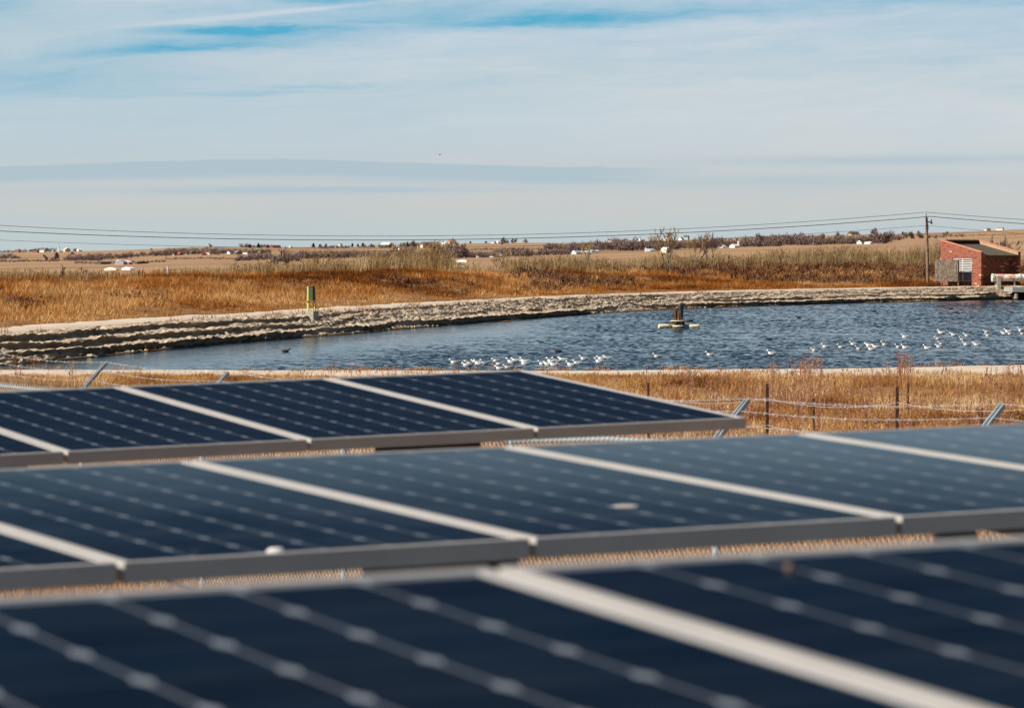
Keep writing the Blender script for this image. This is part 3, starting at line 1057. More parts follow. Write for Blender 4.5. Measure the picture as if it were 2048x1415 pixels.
# leafless trees one can tell apart
def branch_tree(name, base, H_, spread, label, cat='tree', mat='bare_twig', tmat='bark', lean=(0, 0), rad=.05, stems=1, levels=4, tint=(.35, .9), group=None, twig_w=.02, seed=0):
    r_ = random.Random(seed)
    root = empty(name, base)
    trunk = MB()
    Vt, Ct = [], []

    def grow(p, d, L_, rd, lev):
        q = p + d * L_
        if lev >= levels - 1:
            trunk.tube([p, (p + q) / 2 + Vector((r_.gauss(0, .04), r_.gauss(0, .04), 0)) * L_, q], [rd, rd * .85, rd * .65], 5, False)
        else:
            wv = d.cross(Vector((r_.gauss(0, 1), r_.gauss(0, 1), r_.gauss(0, 1)))).normalized() * max(rd, twig_w)
            b_ = len(Vt)
            Vt.extend([p - wv, p + wv, q])
            Ct.extend([r_.uniform(*tint)] * 3)
            wv = d.cross(wv).normalized() * max(rd, twig_w)
            Vt.extend([p - wv, p + wv, q])
            Ct.extend([r_.uniform(*tint)] * 3)
        if lev == 0: return
        for i in range(r_.choice((3, 3, 4)) if lev > 1 else 4):
            f = r_.uniform(.45, 1.0)
            nd = (d + Vector((r_.gauss(0, spread), r_.gauss(0, spread), r_.uniform(.0, .5)))).normalized()
            grow(p + d * L_ * f, nd, L_ * r_.uniform(.5, .75), rd * .55, lev - 1)
    for s_ in range(stems):
        d0 = Vector((lean[0] + r_.gauss(0, .12 * (stems > 1) * 2), lean[1] + r_.gauss(0, .12), 1)).normalized()
        grow(Vector((r_.gauss(0, .12) * (stems > 1), 0, -.1)), d0, H_ * .42 * r_.uniform(.85, 1.1), rad, levels)
    trunk.build('trunk', MAT[tmat], root)
    V = np.array([tuple(v) for v in Vt])
    tris_obj('crown', V, np.arange(len(V)).reshape(-1, 3), MAT[mat], np.array(Ct), root)
    return tag(root, label, cat, group)


def mid(u, ytop, Y):
    x = (u - CU) / F * Y
    z = gz(x, Y)
    return (x, Y, z), EYE - (ytop - HZ) / F * Y - z


for i, (u, ytop, Y, sp_, st, lab, tm, mt, tn_) in enumerate((
        (1338, 460, 325, .42, 3, 'tall bare many-stemmed tree rising highest behind the floating pump', 'bark', 'willow', (.3, .8)),
        (1384, 464, 330, .38, 2, 'bare pale tree just right of the tallest bare tree behind the pump', 'bark', 'willow', (.3, .8)),
        (1420, 472, 335, .4, 2, 'thin bare tree at the right edge of the group behind the floating pump', 'bark', 'bare_twig', (.4, 1)),
        (852, 476, 305, .36, 3, 'tallest pale bare tree in the willow band left of the middle of the picture', 'bark', 'willow', (.4, .95)),
        (800, 482, 300, .38, 3, 'pale bare tree in the willow band, second from its tallest tree', 'bark', 'willow', (.4, .95)),
        (888, 480, 310, .34, 2, 'pale bare tree at the right end of the tallest willows', 'bark', 'willow', (.4, .95)),
        (577, 498, 290, .4, 2, 'bare tree with a pale trunk left of the yellow control box', 'bark', 'bare_twig', (.3, .9)),
        (558, 502, 292, .5, 1, 'bare tree with a dark slanting limb beside the pale trunked tree', 'bark_dark', 'bare_twig', (.1, .6)),
        (640, 506, 285, .4, 2, 'low spreading bare tree right above the yellow control box', 'bark', 'willow', (.3, .9)),
        (1000, 498, 318, .38, 2, 'thin bare sapling standing alone at the gap in the willow band', 'bark', 'willow', (.3, .9)),
        (1178, 484, 322, .36, 2, 'slender pale sapling between the turquoise roofs and the floating pump', 'bark', 'willow', (.4, 1)),
        (2014, 466, 350, .4, 1, 'thin bare tree showing above the roof of the brick pump house', 'bark', 'bare_twig', (.4, .9)),
        (1988, 478, 352, .4, 2, 'low bare bush just above the right slope of the brick pump house', 'bark', 'bare_twig', (.4, .9)))):
    base, H_ = mid(u, ytop, Y)
    branch_tree('bare_tree', base, H_ * 1.25, sp_, lab, 'tree', mt, tm, stems=st, tint=tn_, group='bare trees behind the grassy rise', twig_w=.022, seed=i + 3)
for i, (u, ytop, Y, ln, lab) in enumerate((
        (120, 519, 262, .35, 'dark dead tree leaning right with forked limbs in the left grass'),
        (171, 521, 262, .0, 'thick dark dead stump with short limbs in the left grass'),
        (284, 524, 265, .1, 'thin dark dead tree with a flat top below the white barns'))):
    base, H_ = mid(u, ytop, Y)
    branch_tree('dead_tree', base, H_ * .9, .55, lab, 'dead tree', 'bare_twig', 'bark_dark', lean=(ln, 0), rad=.09 if u == 171 else .05, levels=3, tint=(0, .2), group='dead trees in the left grass', twig_w=.03, seed=40 + i)


# ------------------------------------------------------------------ the far plain: woods, trees, farms
def crown_cloud(c, rx, ry, rz, n, size, tint):
    d = rng.normal(0, 1, (n, 3))
    d /= np.linalg.norm(d, axis=1)[:, None]
    q = rng.random(n)[:, None] ** .5
    lump = (.72 + .5 * vnoise(d[:, 0] * 2.2 + c[0], d[:, 2] * 2.2 + d[:, 1] + c[1], 9))[:, None]
    P = np.array(c) + d * q * lump * np.array([rx, ry, rz])
    ax = rng.normal(0, .5, (n, 3)) + np.array([0, 0, 1.0])
    ax += d * .6
    ax /= np.linalg.norm(ax, axis=1)[:, None]
    L_ = size * rng.uniform(.6, 1.5, n)[:, None]
    wv = np.cross(ax, rng.normal(0, 1, (n, 3)))
    wv /= np.linalg.norm(wv, axis=1)[:, None]
    wv *= L_ * .16
    V = np.stack([P - wv - ax * L_ / 2, P + wv - ax * L_ / 2, P + ax * L_ / 2], 1).reshape(-1, 3)
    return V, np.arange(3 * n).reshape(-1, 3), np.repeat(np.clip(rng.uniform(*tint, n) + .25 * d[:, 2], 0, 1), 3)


parts = []
WOODS = [(130, 205, 521, 521, 12), (190, 262, 519, 516, 11), (255, 330, 514, 511, 9), (318, 350, 511, 511, 12), (-60, 40, 517, 517, 9),
         (150, 330, 527, 524, 5), (330, 470, 519, 519, 4), (0, 120, 524, 523, 5), (560, 700, 505, 505, 3), (700, 880, 504, 504, 4), (940, 1040, 500, 500, 4), (1500, 1640, 478, 476, 5), (1850, 2040, 474, 470, 3), (345, 440, 509, 508, 12), (430, 540, 508, 506, 9), (470, 545, 522, 518, 13), (545, 600, 524, 522, 16), (590, 700, 519, 515, 14), (690, 790, 514, 516, 12),
         (780, 885, 516, 512, 17), (885, 935, 516, 515, 26), (930, 1000, 515, 514, 12), (995, 1060, 512, 513, 16), (1040, 1140, 513, 509, 12),
         (1090, 1180, 499, 498, 11), (1130, 1200, 504, 502, 18), (1190, 1260, 500, 500, 20), (1240, 1330, 501, 500, 20), (1300, 1360, 500, 498, 18), (1000, 1090, 497, 499, 3),
         (1350, 1440, 497, 496, 14), (1430, 1500, 494, 493, 16), (1490, 1560, 494, 492, 20), (1555, 1640, 490, 490, 20), (1600, 1700, 490, 488, 14), (1690, 1780, 488, 486, 16), (1770, 1800, 482, 481, 10),
         (1425, 1500, 476, 473, 3), (720, 780, 495, 495, 6), (800, 880, 494, 493, 9), (860, 930, 500, 502, 8), (640, 700, 497, 496, 7), (480, 545, 495, 495, 7), (0, 90, 505, 503, 5), (60, 110, 503, 503, 7)]
for (u0, u1, y0, y1, hp) in WOODS:
    xa, Ya, za = on_ground(u0, y0)
    xb, Yb, zb = on_ground(u1, y1)
    nT = max(5, int((u1 - u0) / 2.6))
    for i in range(nT):
        f = (i + rng.random()) / nT
        Yq = (Ya * (1 - f) + Yb * f) * (1 + rng.normal(0, .02))
        uq = u0 * (1 - f) + u1 * f
        xq = (uq - CU) / F * Yq
        zq = gz(xq, Yq)
        hm = hp * rng.uniform(.55, 1.25) / F * Yq
        rx = hm * rng.uniform(.38, .75)
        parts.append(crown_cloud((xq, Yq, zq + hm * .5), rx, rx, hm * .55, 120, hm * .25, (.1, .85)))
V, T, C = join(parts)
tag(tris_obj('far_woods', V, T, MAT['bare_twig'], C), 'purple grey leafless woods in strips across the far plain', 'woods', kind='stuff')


def far_tree(u, y, wp, hp, label, evergreen=False):
    x, Y, z = on_ground(u, y)
    hm, rm = hp / F * Y, wp / 2 / F * Y
    root = empty('evergreen_tree' if evergreen else 'bare_tree', (x, Y, z))
    mb = MB().tube([(0, 0, -hm * .05), (0, 0, hm * .4)], [hm * .035, hm * .02], 5)
    for a in ((.5, .2), (-.45, .1), (.15, -.4), (-.2, .4)):
        mb.tube([(0, 0, hm * .25), (a[0] * rm, a[1] * rm, hm * .65)], [hm * .02, hm * .01], 4, False)
    mb.build('trunk', MAT['bark_dark'], root)
    if evergreen:
        ps = [crown_cloud((0, 0, hm * q), rm * (1.15 - q), rm * (1.15 - q), hm * .2, 160, hm * .16, (0, .8)) for q in (.25, .45, .65, .83)]
        V, T, C = join(ps)
        tris_obj('crown', V, T, MAT['evergreen'], C, root)
    else:
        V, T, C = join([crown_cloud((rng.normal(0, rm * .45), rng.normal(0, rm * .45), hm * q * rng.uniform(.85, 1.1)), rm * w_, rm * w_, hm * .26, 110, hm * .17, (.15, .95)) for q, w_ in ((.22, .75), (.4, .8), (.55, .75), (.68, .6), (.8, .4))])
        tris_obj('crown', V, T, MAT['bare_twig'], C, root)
    return tag(root, label, 'tree', 'evergreens on the far ridge' if evergreen else 'bare trees on the far plain')


for a in ((500, 496, 9, 8, 'dark conifer on the left ridge beside the low red farm roof', True), (517, 496, 10, 10, 'tallest dark conifer of the small clump on the left ridge', True), (535, 496, 9, 7, 'low dark conifer at the right end of the left ridge clump', True),
          (627, 495, 11, 9, 'left dark conifer of the trio above the willow band', True), (640, 495, 9, 7, 'middle dark conifer of the trio above the willow band', True), (652, 495, 10, 8, 'right dark conifer of the trio above the willow band', True),
          (705, 494, 8, 8, 'dark conifer right of the small white shed on the ridge', True), (716, 494, 8, 7, 'low conifer between the white shed and the green sided shed', True), (726, 494, 11, 9, 'broad dark conifer left of the green sided shed', True),
          (743, 494, 7, 7, 'dark conifer standing just left of the long white roof', True), (784, 494, 6, 9, 'narrow conifer right of the white roofed green shed', True), (848, 494, 12, 9, 'dark conifer beside the cream house on the ridge', True),
          (941, 486, 7, 5, 'little round dark conifer right of the red roofed barn', True), (972, 486, 9, 5, 'little dark conifer between two white houses on the ridge', True),
          (1005, 489, 9, 16, 'dark tree behind the blue grey house at mid ridge', False), (1025, 485, 7, 9, 'left of two upright trees beside the ridge house', False), (1032, 485, 7, 9, 'right of two upright trees beside the ridge house', False),
          (1052, 486, 12, 8, 'low bare tree at the end of the ridge house hedge', False),
          (828, 495, 16, 13, 'pale bare tree towering over the roofs at mid ridge', False), (814, 495, 8, 12, 'slim bare tree left of the pale ridge tree', False),
          (112, 521, 14, 18, 'bare grey tree below the white grain elevator', False), (92, 520, 9, 11, 'small bare tree left of the tree below the elevator', False), (144, 510, 9, 7, 'lone small bare tree in the tan field right of the elevator', False),
          (303, 500, 5, 4, 'tiny bush on the left skyline', False), (420, 494, 8, 7, 'lone bare tree on the left skyline above the village', False),
          (920, 515, 22, 24, 'large dark bare tree left of the pale green barn roof', False),
          (1517, 493, 26, 24, 'broad bare tree with dark limbs right of the white farm cluster', False), (1580, 490, 30, 22, 'wide bare tree on the right plain, its crown against the hill', False), (1640, 489, 24, 22, 'rounded bare tree right of centre below the dark roofed house', False),
          (1682, 488, 24, 22, 'bare tree just left of the tallest tree on the right', False), (1757, 487, 40, 30, 'big round bare tree standing highest on the right plain', False), (1772, 487, 20, 24, 'bare tree touching the right side of the big round tree', False),
          (1807, 478, 16, 16, 'leftmost of three bare trees left of the power pole', False), (1822, 478, 14, 17, 'middle one of three bare trees left of the power pole', False), (1838, 477, 14, 16, 'bare tree nearest the left side of the power pole', False),
          (1858, 477, 10, 8, 'small bush just right of the power pole', False), (1872, 477, 12, 7, 'low bush second right of the power pole', False), (1893, 475, 17, 12, 'rounded bare tree on the hillside above the plank screen', False), (1912, 474, 9, 5, 'small dark bush right of the hillside round tree', False), (1924, 474, 9, 7, 'bush on the hillside left of the pump house roof', False)):
    far_tree(*a)


def house(name, cat, u, y, wp, hp, body, roof, label, style='side', roof_f=.4, win=True, Y0=330):
    """farm building seen wp wide and hp tall on the plain"""
    x, Y, z = on_ground(u, y, Y0)
    w_, h_ = wp / F * Y, hp / F * Y
    w_ *= .9
    d_ = max(w_ * .55, 5.0)
    h_ *= 1.4
    root = empty(name, (x, Y, z), rng.choice((-1, 1)) * rng.uniform(.45, .8) if style != 'silo' else 0)
    hw = h_ * (1 - roof_f)
    MB().box(-w_ / 2, w_ / 2, 0, d_, -.6, hw).build('wall', MAT[body], root)
    o_ = w_ * .035
    r = MB()
    if style == 'side':
        r.add([(-w_ / 2 - o_, -o_, hw + .02), (w_ / 2 + o_, -o_, hw + .02), (w_ / 2 + o_, d_ + o_, hw + .02), (-w_ / 2 - o_, d_ + o_, hw + .02), (-w_ / 2 - o_, d_ / 2, h_), (w_ / 2 + o_, d_ / 2, h_)],
              [(0, 1, 5, 4), (2, 3, 4, 5), (0, 4, 3), (1, 2, 5), (0, 3, 2, 1)])
        r.build('roof', MAT[roof], root)
    elif style == 'gable':
        r.add([(-w_ / 2 - o_, -o_, hw + .02), (w_ / 2 + o_, -o_, hw + .02), (w_ / 2 + o_, d_ + o_, hw + .02), (-w_ / 2 - o_, d_ + o_, hw + .02), (0, -o_, h_), (0, d_ + o_, h_)],
              [(0, 4, 5, 3), (1, 2, 5, 4), (2, 3, 5), (0, 3, 2, 1)])
        r.build('roof', MAT[roof], root)
        g_ = MB().add([(-w_ / 2, -o_ - .02, hw), (w_ / 2, -o_ - .02, hw), (0, -o_ - .02, h_ * .97)], [(0, 1, 2)])
        g_.build('gable', MAT[body], root)
    elif style == 'silo':
        pass
    if win and wp >= 9:
        mb_n = max(1, int(wp // 7))
        for i in range(mb_n):
            cx_ = -w_ / 2 + w_ * (i + .5) / mb_n
            MB().box(cx_ - w_ * .06, cx_ + w_ * .06, -.06, .02, hw * .3, hw * .75).build('window', MAT['window_dark'], root)
    return tag(root, label, cat, 'farm buildings on the far plain')


for a in (
        ('barn', 'barn', 246, 528.5, 11, 6.5, 'house_white', 'roof_pale', 'white barn in the left field, left half of the white and red pair', 'side', .4, False),
        ('barn', 'barn', 251, 529, 10, 6.5, 'roof_grey', 'roof_grey', 'grey shed joined to the right end of the white left barn', 'side', .35, False),
        ('barn', 'barn', 262, 528.5, 9, 6, 'house_red', 'roof_pale', 'red barn with white roof in the left field', 'side', .5, False),
        ('shed', 'shed', 272, 528, 8, 4, 'house_dark', 'roof_brown', 'dark shed right of the red barn with white roof', 'side', .4, False),
        ('shed', 'shed', 235, 540, 8, 4, 'house_cream', 'roof_pale', 'pale low roof half hidden in grass below the white barn', 'side', .6, False),
        ('shed', 'shed', 266, 539, 13, 4, 'house_white', 'roof_pale', 'long pale roof half hidden in grass below the red barn', 'side', .6, False),
        ('shed', 'shed', 212, 528, 24, 4, 'house_dark', 'roof_brown', 'long low dark sheds left of the white barn', 'side', .4, False),
        ('house', 'house', 83, 504, 16, 4, 'house_white', 'roof_grey', 'white house with grey roof left of the grain elevator', 'side', .5, False),
        ('house', 'house', 70, 505, 12, 3.5, 'house_red', 'roof_brown', 'low red roofed house right of the red silo', 'side', .5, False),
        ('barn', 'barn', 136, 503, 13, 5.5, 'house_cream', 'roof_pale', 'cream barn just right of the white grain elevator', 'gable', .45, False),
        ('house', 'house', 161, 502.5, 9, 3.8, 'house_white', 'roof_pale', 'small white house third right of the grain elevator', 'side', .5, False),
        ('house', 'house', 153, 502.5, 6, 4, 'house_dark', 'roof_brown', 'dark house between the cream barn and a small white house', 'side', .5, False),
        ('house', 'house', 6, 516, 13, 6, 'house_blue', 'roof_grey', 'blue grey house at the left edge of the plain', 'side', .5, False),
        ('house', 'house', 22, 516.5, 7, 4, 'house_white', 'roof_grey', 'white house second from the left edge of the plain', 'side', .5, False),
        ('house', 'house', 346, 511, 6, 4, 'house_cream', 'roof_brown', 'cream cottage at the left end of the village row', 'gable', .5, False),
        ('house', 'house', 355, 510, 9, 4, 'house_red', 'roof_red', 'orange cottage second in the village row', 'side', .5, False),
        ('water_tank', 'tank', 373, 509, 3, 6, 'house_white', 'roof_pale', 'small white upright tank in the village row', 'silo', .0, False),
        ('house', 'house', 403, 510, 4, 3, 'house_red', 'roof_red', 'tiny bright red hut in the village row', 'side', .4, False),
        ('house', 'house', 388, 508, 11, 5, 'house_dark', 'roof_brown', 'dark house left of the tiny red hut', 'gable', .5, False),
        ('house', 'house', 422, 509, 8, 5, 'house_cream', 'roof_brown', 'cream gabled house right of the tiny red hut', 'gable', .55, False),
        ('house', 'house', 443, 506, 22, 8, 'house_dark', 'roof_grey', 'largest dark roofed house of the village', 'side', .5, False),
        ('house', 'house', 457, 508, 9, 4.5, 'house_white', 'roof_brown', 'white fronted house right of the largest village house', 'gable', .5, False),
        ('house', 'house', 470, 508, 9, 4.5, 'house_dark', 'roof_grey', 'dark house in the right half of the village', 'side', .5, False),
        ('house', 'house', 478, 508, 6, 4, 'house_cream', 'roof_pale', 'small cream house in the right half of the village', 'gable', .5, False),
        ('house', 'house', 490, 508, 13, 5, 'house_white', 'roof_brown', 'white walled house with dark roof near the village end', 'side', .6, False),
        ('house', 'house', 505, 507, 8, 4, 'house_blue', 'roof_grey', 'grey blue house second from the village right end', 'gable', .5, False),
        ('house', 'house', 517, 507, 7, 3.5, 'house_dark', 'roof_grey', 'last dark house at the village right end', 'side', .5, False),
        ('house', 'house', 554, 495.5, 22, 4, 'house_red', 'roof_brown', 'long low red brown farmhouse on the left ridge', 'side', .5, False),
        ('shed', 'shed', 579, 495.5, 5, 2.5, 'house_white', 'roof_pale', 'tiny white shed right of the long red farmhouse', 'side', .5, False),
        ('shed', 'shed', 679, 495.5, 5, 6, 'house_white', 'roof_pale', 'tall narrow white shed on the ridge above the yellow control box', 'gable', .35, False),
        ('shed', 'shed', 669, 495, 7, 3, 'house_white', 'roof_brown', 'low shed left of the tall narrow white shed', 'side', .5, False),
        ('barn', 'barn', 754, 494.5, 7, 5.5, 'house_cream', 'house_white', 'small white barn left of the green sided shed', 'gable', .35, False),
        ('barn', 'barn', 770, 495, 20, 7.5, 'house_green', 'roof_pale', 'green sided shed with a wide white roof on the ridge', 'side', .45, False),
        ('house', 'house', 803, 499, 9, 4.5, 'house_white', 'roof_grey', 'low white house below and right of the green sided shed', 'side', .5, False),
        ('shed', 'shed', 790, 498.5, 4, 4.5, 'house_cream', 'roof_brown', 'small tan shed right of the green sided shed', 'gable', .4, False),
        ('house', 'house', 849, 496, 9, 9, 'house_cream', 'roof_brown', 'tall cream gabled house in the middle ridge trees', 'gable', .5, False),
        ('house', 'house', 866, 488, 16, 4.5, 'house_dark', 'roof_grey', 'dark roofed house left of the red roofed barn', 'side', .6, False),
        ('shed', 'shed', 887, 487, 9, 3, 'house_white', 'roof_pale', 'small white shed left of the red roofed barn', 'side', .5, False),
        ('barn', 'barn', 907, 487, 18, 7, 'house_white', 'roof_red', 'white barn with red roof standing highest on mid ridge', 'gable', .6, False),
        ('house', 'house', 893, 497, 13, 4, 'house_dark', 'roof_grey', 'dark shed on the slope below the red roofed barn', 'side', .6, False),
        ('house', 'house', 879, 497, 8, 3, 'house_white', 'roof_pale', 'pale shed on the slope left of the dark shed', 'side', .5, False),
        ('house', 'house', 985, 485, 8, 3.2, 'house_white', 'roof_grey', 'small white house left of the blue grey ridge house', 'side', .5, False),
        ('house', 'house', 998, 485.5, 6, 3, 'house_white', 'roof_pale', 'tiny white house touching the blue grey ridge house', 'gable', .5, False),
        ('house', 'house', 1013, 485, 14, 5, 'house_blue', 'roof_grey', 'blue grey house at the middle of the skyline', 'side', .5, False),
        ('barn', 'barn', 982, 514, 17, 6, 'house_white', 'roof_aqua', 'white barn with pale green roof before the dark woods', 'gable', .7, False),
        ('house', 'house', 955, 515, 7, 5, 'house_white', 'roof_brown', 'little white house left of the pale green roofed barn', 'gable', .5, False),
        ('shed', 'shed', 935, 515, 8, 4, 'house_dark', 'roof_aqua', 'dark shed with a blue roof in the woods edge', 'side', .5, False),
        ('shed', 'shed', 935, 523.5, 5, 3, 'house_white', 'roof_pale', 'tiny white shed alone in the tan field', 'side', .4, False),
        ('greenhouse', 'shed', 925, 537, 36, 4.5, 'roof_pale', 'roof_pale', 'long glinting white roof behind the orange grass', 'side', .5, False),
        ('house', 'house', 1147, 508, 15, 5.5, 'house_white', 'roof_aqua', 'aqua roofed house at the left of the turquoise farm', 'gable', .6, False),
        ('barn', 'barn', 1168, 503.5, 20, 5, 'house_white', 'roof_aqua', 'turquoise roofed barn behind the aqua roofed house', 'side', .6, False),
        ('shed', 'shed', 1193, 505, 20, 4, 'house_blue', 'roof_aqua', 'long low pale green shed right of the turquoise barn', 'side', .6, False),
        ('barn', 'barn', 1219, 482, 16, 4.2, 'house_white', 'roof_grey', 'white barn with grey roof alone on the middle skyline', 'side', .5, False),
        ('house', 'house', 1286, 481.5, 12, 4, 'house_white', 'roof_pale', 'white house on the skyline left of the tall bare tree', 'side', .4, False),
        ('barn', 'barn', 1333, 480, 12, 6, 'house_cream', 'roof_pale', 'domed cream barn on the skyline behind the tall bare tree', 'gable', .7, False),
        ('house', 'house', 1360, 479.5, 9, 4.5, 'house_white', 'roof_brown', 'white house under a dark roof right of the domed barn', 'gable', .5, False),
        ('house', 'house', 1371, 479, 11, 7, 'house_blue', 'roof_brown', 'two storey house with a dark roof on the right skyline', 'side', .35, False),
        ('water_tank', 'tank', 1292, 503.5, 4, 5.5, 'house_white', 'roof_pale', 'white upright tank left of the tan house behind the pump', 'silo', 0, False),
        ('house', 'house', 1338, 505.5, 15, 8, 'house_cream', 'roof_pale', 'tan house behind the stems of the tall bare tree', 'gable', .45, False),
        ('house', 'house', 1306, 502, 14, 3.5, 'house_blue', 'roof_aqua', 'green roofed shed left of the tan house', 'side', .6, False),
        ('house', 'house', 1425, 495.5, 8, 5, 'house_white', 'roof_pale', 'white house at the left of the bright farm cluster', 'gable', .5, False),
        ('house', 'house', 1449, 495.5, 11, 4, 'house_white', 'roof_pale', 'low white house in the middle of the bright farm cluster', 'side', .5, False),
        ('house', 'house', 1474, 495, 14, 5, 'house_white', 'roof_pale', 'white house beside the slim white tower on the right', 'side', .5, False),
        ('silo', 'silo', 1477, 494.5, 2.6, 9, 'house_white', 'roof_pale', 'slim white tower in the bright farm cluster', 'silo', 0, False),
        ('house', 'house', 1636, 490, 22, 3.5, 'house_cream', 'roof_pale', 'long cream roof under the bare trees right of the bright cluster', 'side', .5, False),
        ('house', 'house', 1711, 467.5, 25, 4.6, 'house_cream', 'roof_brown', 'dark roofed house alone on the right hilltop', 'side', .75, False),
        ('house', 'house', 1718, 488, 12, 5.5, 'house_white', 'roof_brown', 'white house with a black roof below the hilltop house', 'gable', .5, False),
        ('house', 'house', 1734, 488, 15, 3.6, 'house_white', 'roof_pale', 'low white house left of the big round bare tree', 'side', .5, False),
        ('house', 'house', 1977, 460.5, 14, 4.2, 'house_white', 'roof_grey', 'left of two white houses on the hill above the pump house', 'gable', .6, False),
        ('house', 'house', 1998, 459.5, 15, 4.2, 'house_white', 'roof_grey', 'right of two white houses on the hill above the pump house', 'side', .5, False)):
    house(*a)
# red silo and white grain elevator
x, Y, z = on_ground(38, 505)
r0 = empty('silo', (x, Y, z))
s_ = Y / F
MB().tube([(0, 0, -1), (0, 0, 6.5 * s_)], 2.6 * s_, 12).build('wall', MAT['house_red'], r0)
MB().tube([(0, 0, 6.5 * s_), (0, 0, 7.1 * s_), (0, 0, 7.6 * s_)], [2.6 * s_, 1.9 * s_, .2 * s_], 12).build('roof', MAT['house_red'], r0)
tag(r0, 'round red silo on the left skyline', 'silo', 'farm buildings on the far plain')
x, Y, z = on_ground(117, 504)
s_ = Y / F
r0 = empty('grain_elevator', (x, Y, z))
MB().box(-2.6 * s_, 2.2 * s_, 0, 5 * s_, -1, 9.5 * s_).build('wall', MAT['house_white'], r0)
MB().box(-1.6 * s_, .6 * s_, .02, 4 * s_, 9.5 * s_, 12.5 * s_).build('head_house', MAT['house_white'], r0)
MB().tube([(-1.6 * s_, 2 * s_, 15.5 * s_), (2 * s_, 2 * s_, 9.5 * s_)], .35 * s_, 5).tube([(2 * s_, 2 * s_, 9.5 * s_), (3.4 * s_, 2 * s_, 7 * s_)], .3 * s_, 5).build('chute', MAT['roof_grey'], r0)
MB().box(2.3 * s_, 7 * s_, 0, 4 * s_, -1, 2.2 * s_).build('annex', MAT['house_dark'], r0)
tag(r0, 'tall white grain elevator with a slanting chute on the left skyline', 'grain elevator')
x, Y, z = on_ground(107, 503.5)
s_ = Y / F
r0 = empty('silo', (x, Y, z))
MB().tube([(0, 0, -1), (0, 0, 5 * s_)], 2.5 * s_, 12).build('wall', MAT['house_blue'], r0)
MB().tube([(0, 0, 5 * s_), (0, 0, 6.2 * s_)], [2.6 * s_, .3 * s_], 12).build('roof', MAT['roof_grey'], r0)
tag(r0, 'short blue grey bin left of the white grain elevator', 'silo', 'farm buildings on the far plain')
# a marker post in the left field
base, H_ = mid(335, 533, 262)
o = MB().box(-.05, .05, -.05, .05, -.2, H_).box(-.06, .06, -.06, .06, H_, H_ + .05).build('marker_post', MAT['house_white'])
o.location = base
tag(o, 'slim white marker post standing in the left grass', 'post')
# ------------------------------------------------------------------ power line
px_, py_ = 829 / F * 308, 308.0
gzp = gz(px_, py_)
pole = empty('power_pole', (px_, py_, gzp))
hP = 7.12 - gzp
MB().tube([(.14, 0, -.5), (.07, 0, hP * .4), (-.02, 0, hP - .35)], [.15, .13, .10], 10).build('pole', MAT['pole_wood'], pole)
MB().tube([(-.05, -.12, hP - .75), (-.07, -.12, hP - .02)], .035, 6).build('top_pin', MAT['rack_dark'], pole)
MB().box(-.06, .42, -.16, -.06, hP - .80, hP - .70).tube([(.38, -.11, hP - .70), (.38, -.11, hP - .52)], .05, 8).tube([(.40, -.18, hP - .84), (.40, -.04, hP - .84)], .09, 8).build('bracket', MAT['rack_dark'], pole)
MB().tube([(.10, -.1, hP - 1.5), (.14, -.13, hP - 1.2), (.06, -.13, hP - .8)], .02, 5).build('ground_wire', MAT['rack_dark'], pole)
tag(pole, 'weathered wooden power pole standing left of the brick pump house', 'power pole')


def span(name, A, B, sag, r, label):
    pts = []
    for i in range(61):
        s = i / 60
        p = Vector(A).lerp(Vector(B), s)
        p.z -= 4 * sag * s * (1 - s)
        pts.append(p)
    return pts


def line_obj(label, za, zb, zr, sg, sgr, r, xo):
    mb = MB()
    A_ = (px_ + xo, py_ - .12, za)
    mb.tube(span('', A_, (-70, 280, zb), sg, r, ''), r, 5)
    mb.tube(span('', A_, (95, 345, zr), sgr, r, ''), r, 5)
    o = mb.build('power_line', MAT['power_wire'])
    tag(o, label, 'power line', 'wires strung from the power pole')


line_obj('topmost thin wire running from the tip of the power pole', 7.21, 8.40, 7.05, 2.63, 1.1, .019, -.07)
line_obj('thicker wire fixed to the bracket under the pole tip', 6.84, 7.72, 6.65, 2.45, 1.1, .028, .3)
line_obj('lowest faint wire fixed to the pole below the bracket', 6.08, 6.81, 5.2, 2.26, 1.1, .014, 0)

# ------------------------------------------------------------------ brick pump house
PHI = math.radians(35)
cx0, cy0 = 938 / F * 298, 298.0
Zg = 1.0
ph = empty('pump_house', (cx0, cy0, Zg), PHI)
Wd, Dp = 4.15, 5.05
zf_, zr_ = 2.78, 3.80          # wall tops at the front and the rear


def slope_wall(mb, x0, x1, up0, up1, y0=0.0, y1=Dp, zb=-.6):
    """side wall whose top follows the roof"""
    vs = [(x0, y0, zb), (x1, y0, zb), (x1, y1, zb), (x0, y1, zb), (x0, y0, up0), (x1, y0, up0), (x1, y1, up1), (x0, y1, up1)]
    mb.add(vs, [(0, 3, 2, 1), (4, 5, 6, 7), (0, 1, 5, 4), (1, 2, 6, 5), (2, 3, 7, 6), (3, 0, 4, 7)])
    return mb


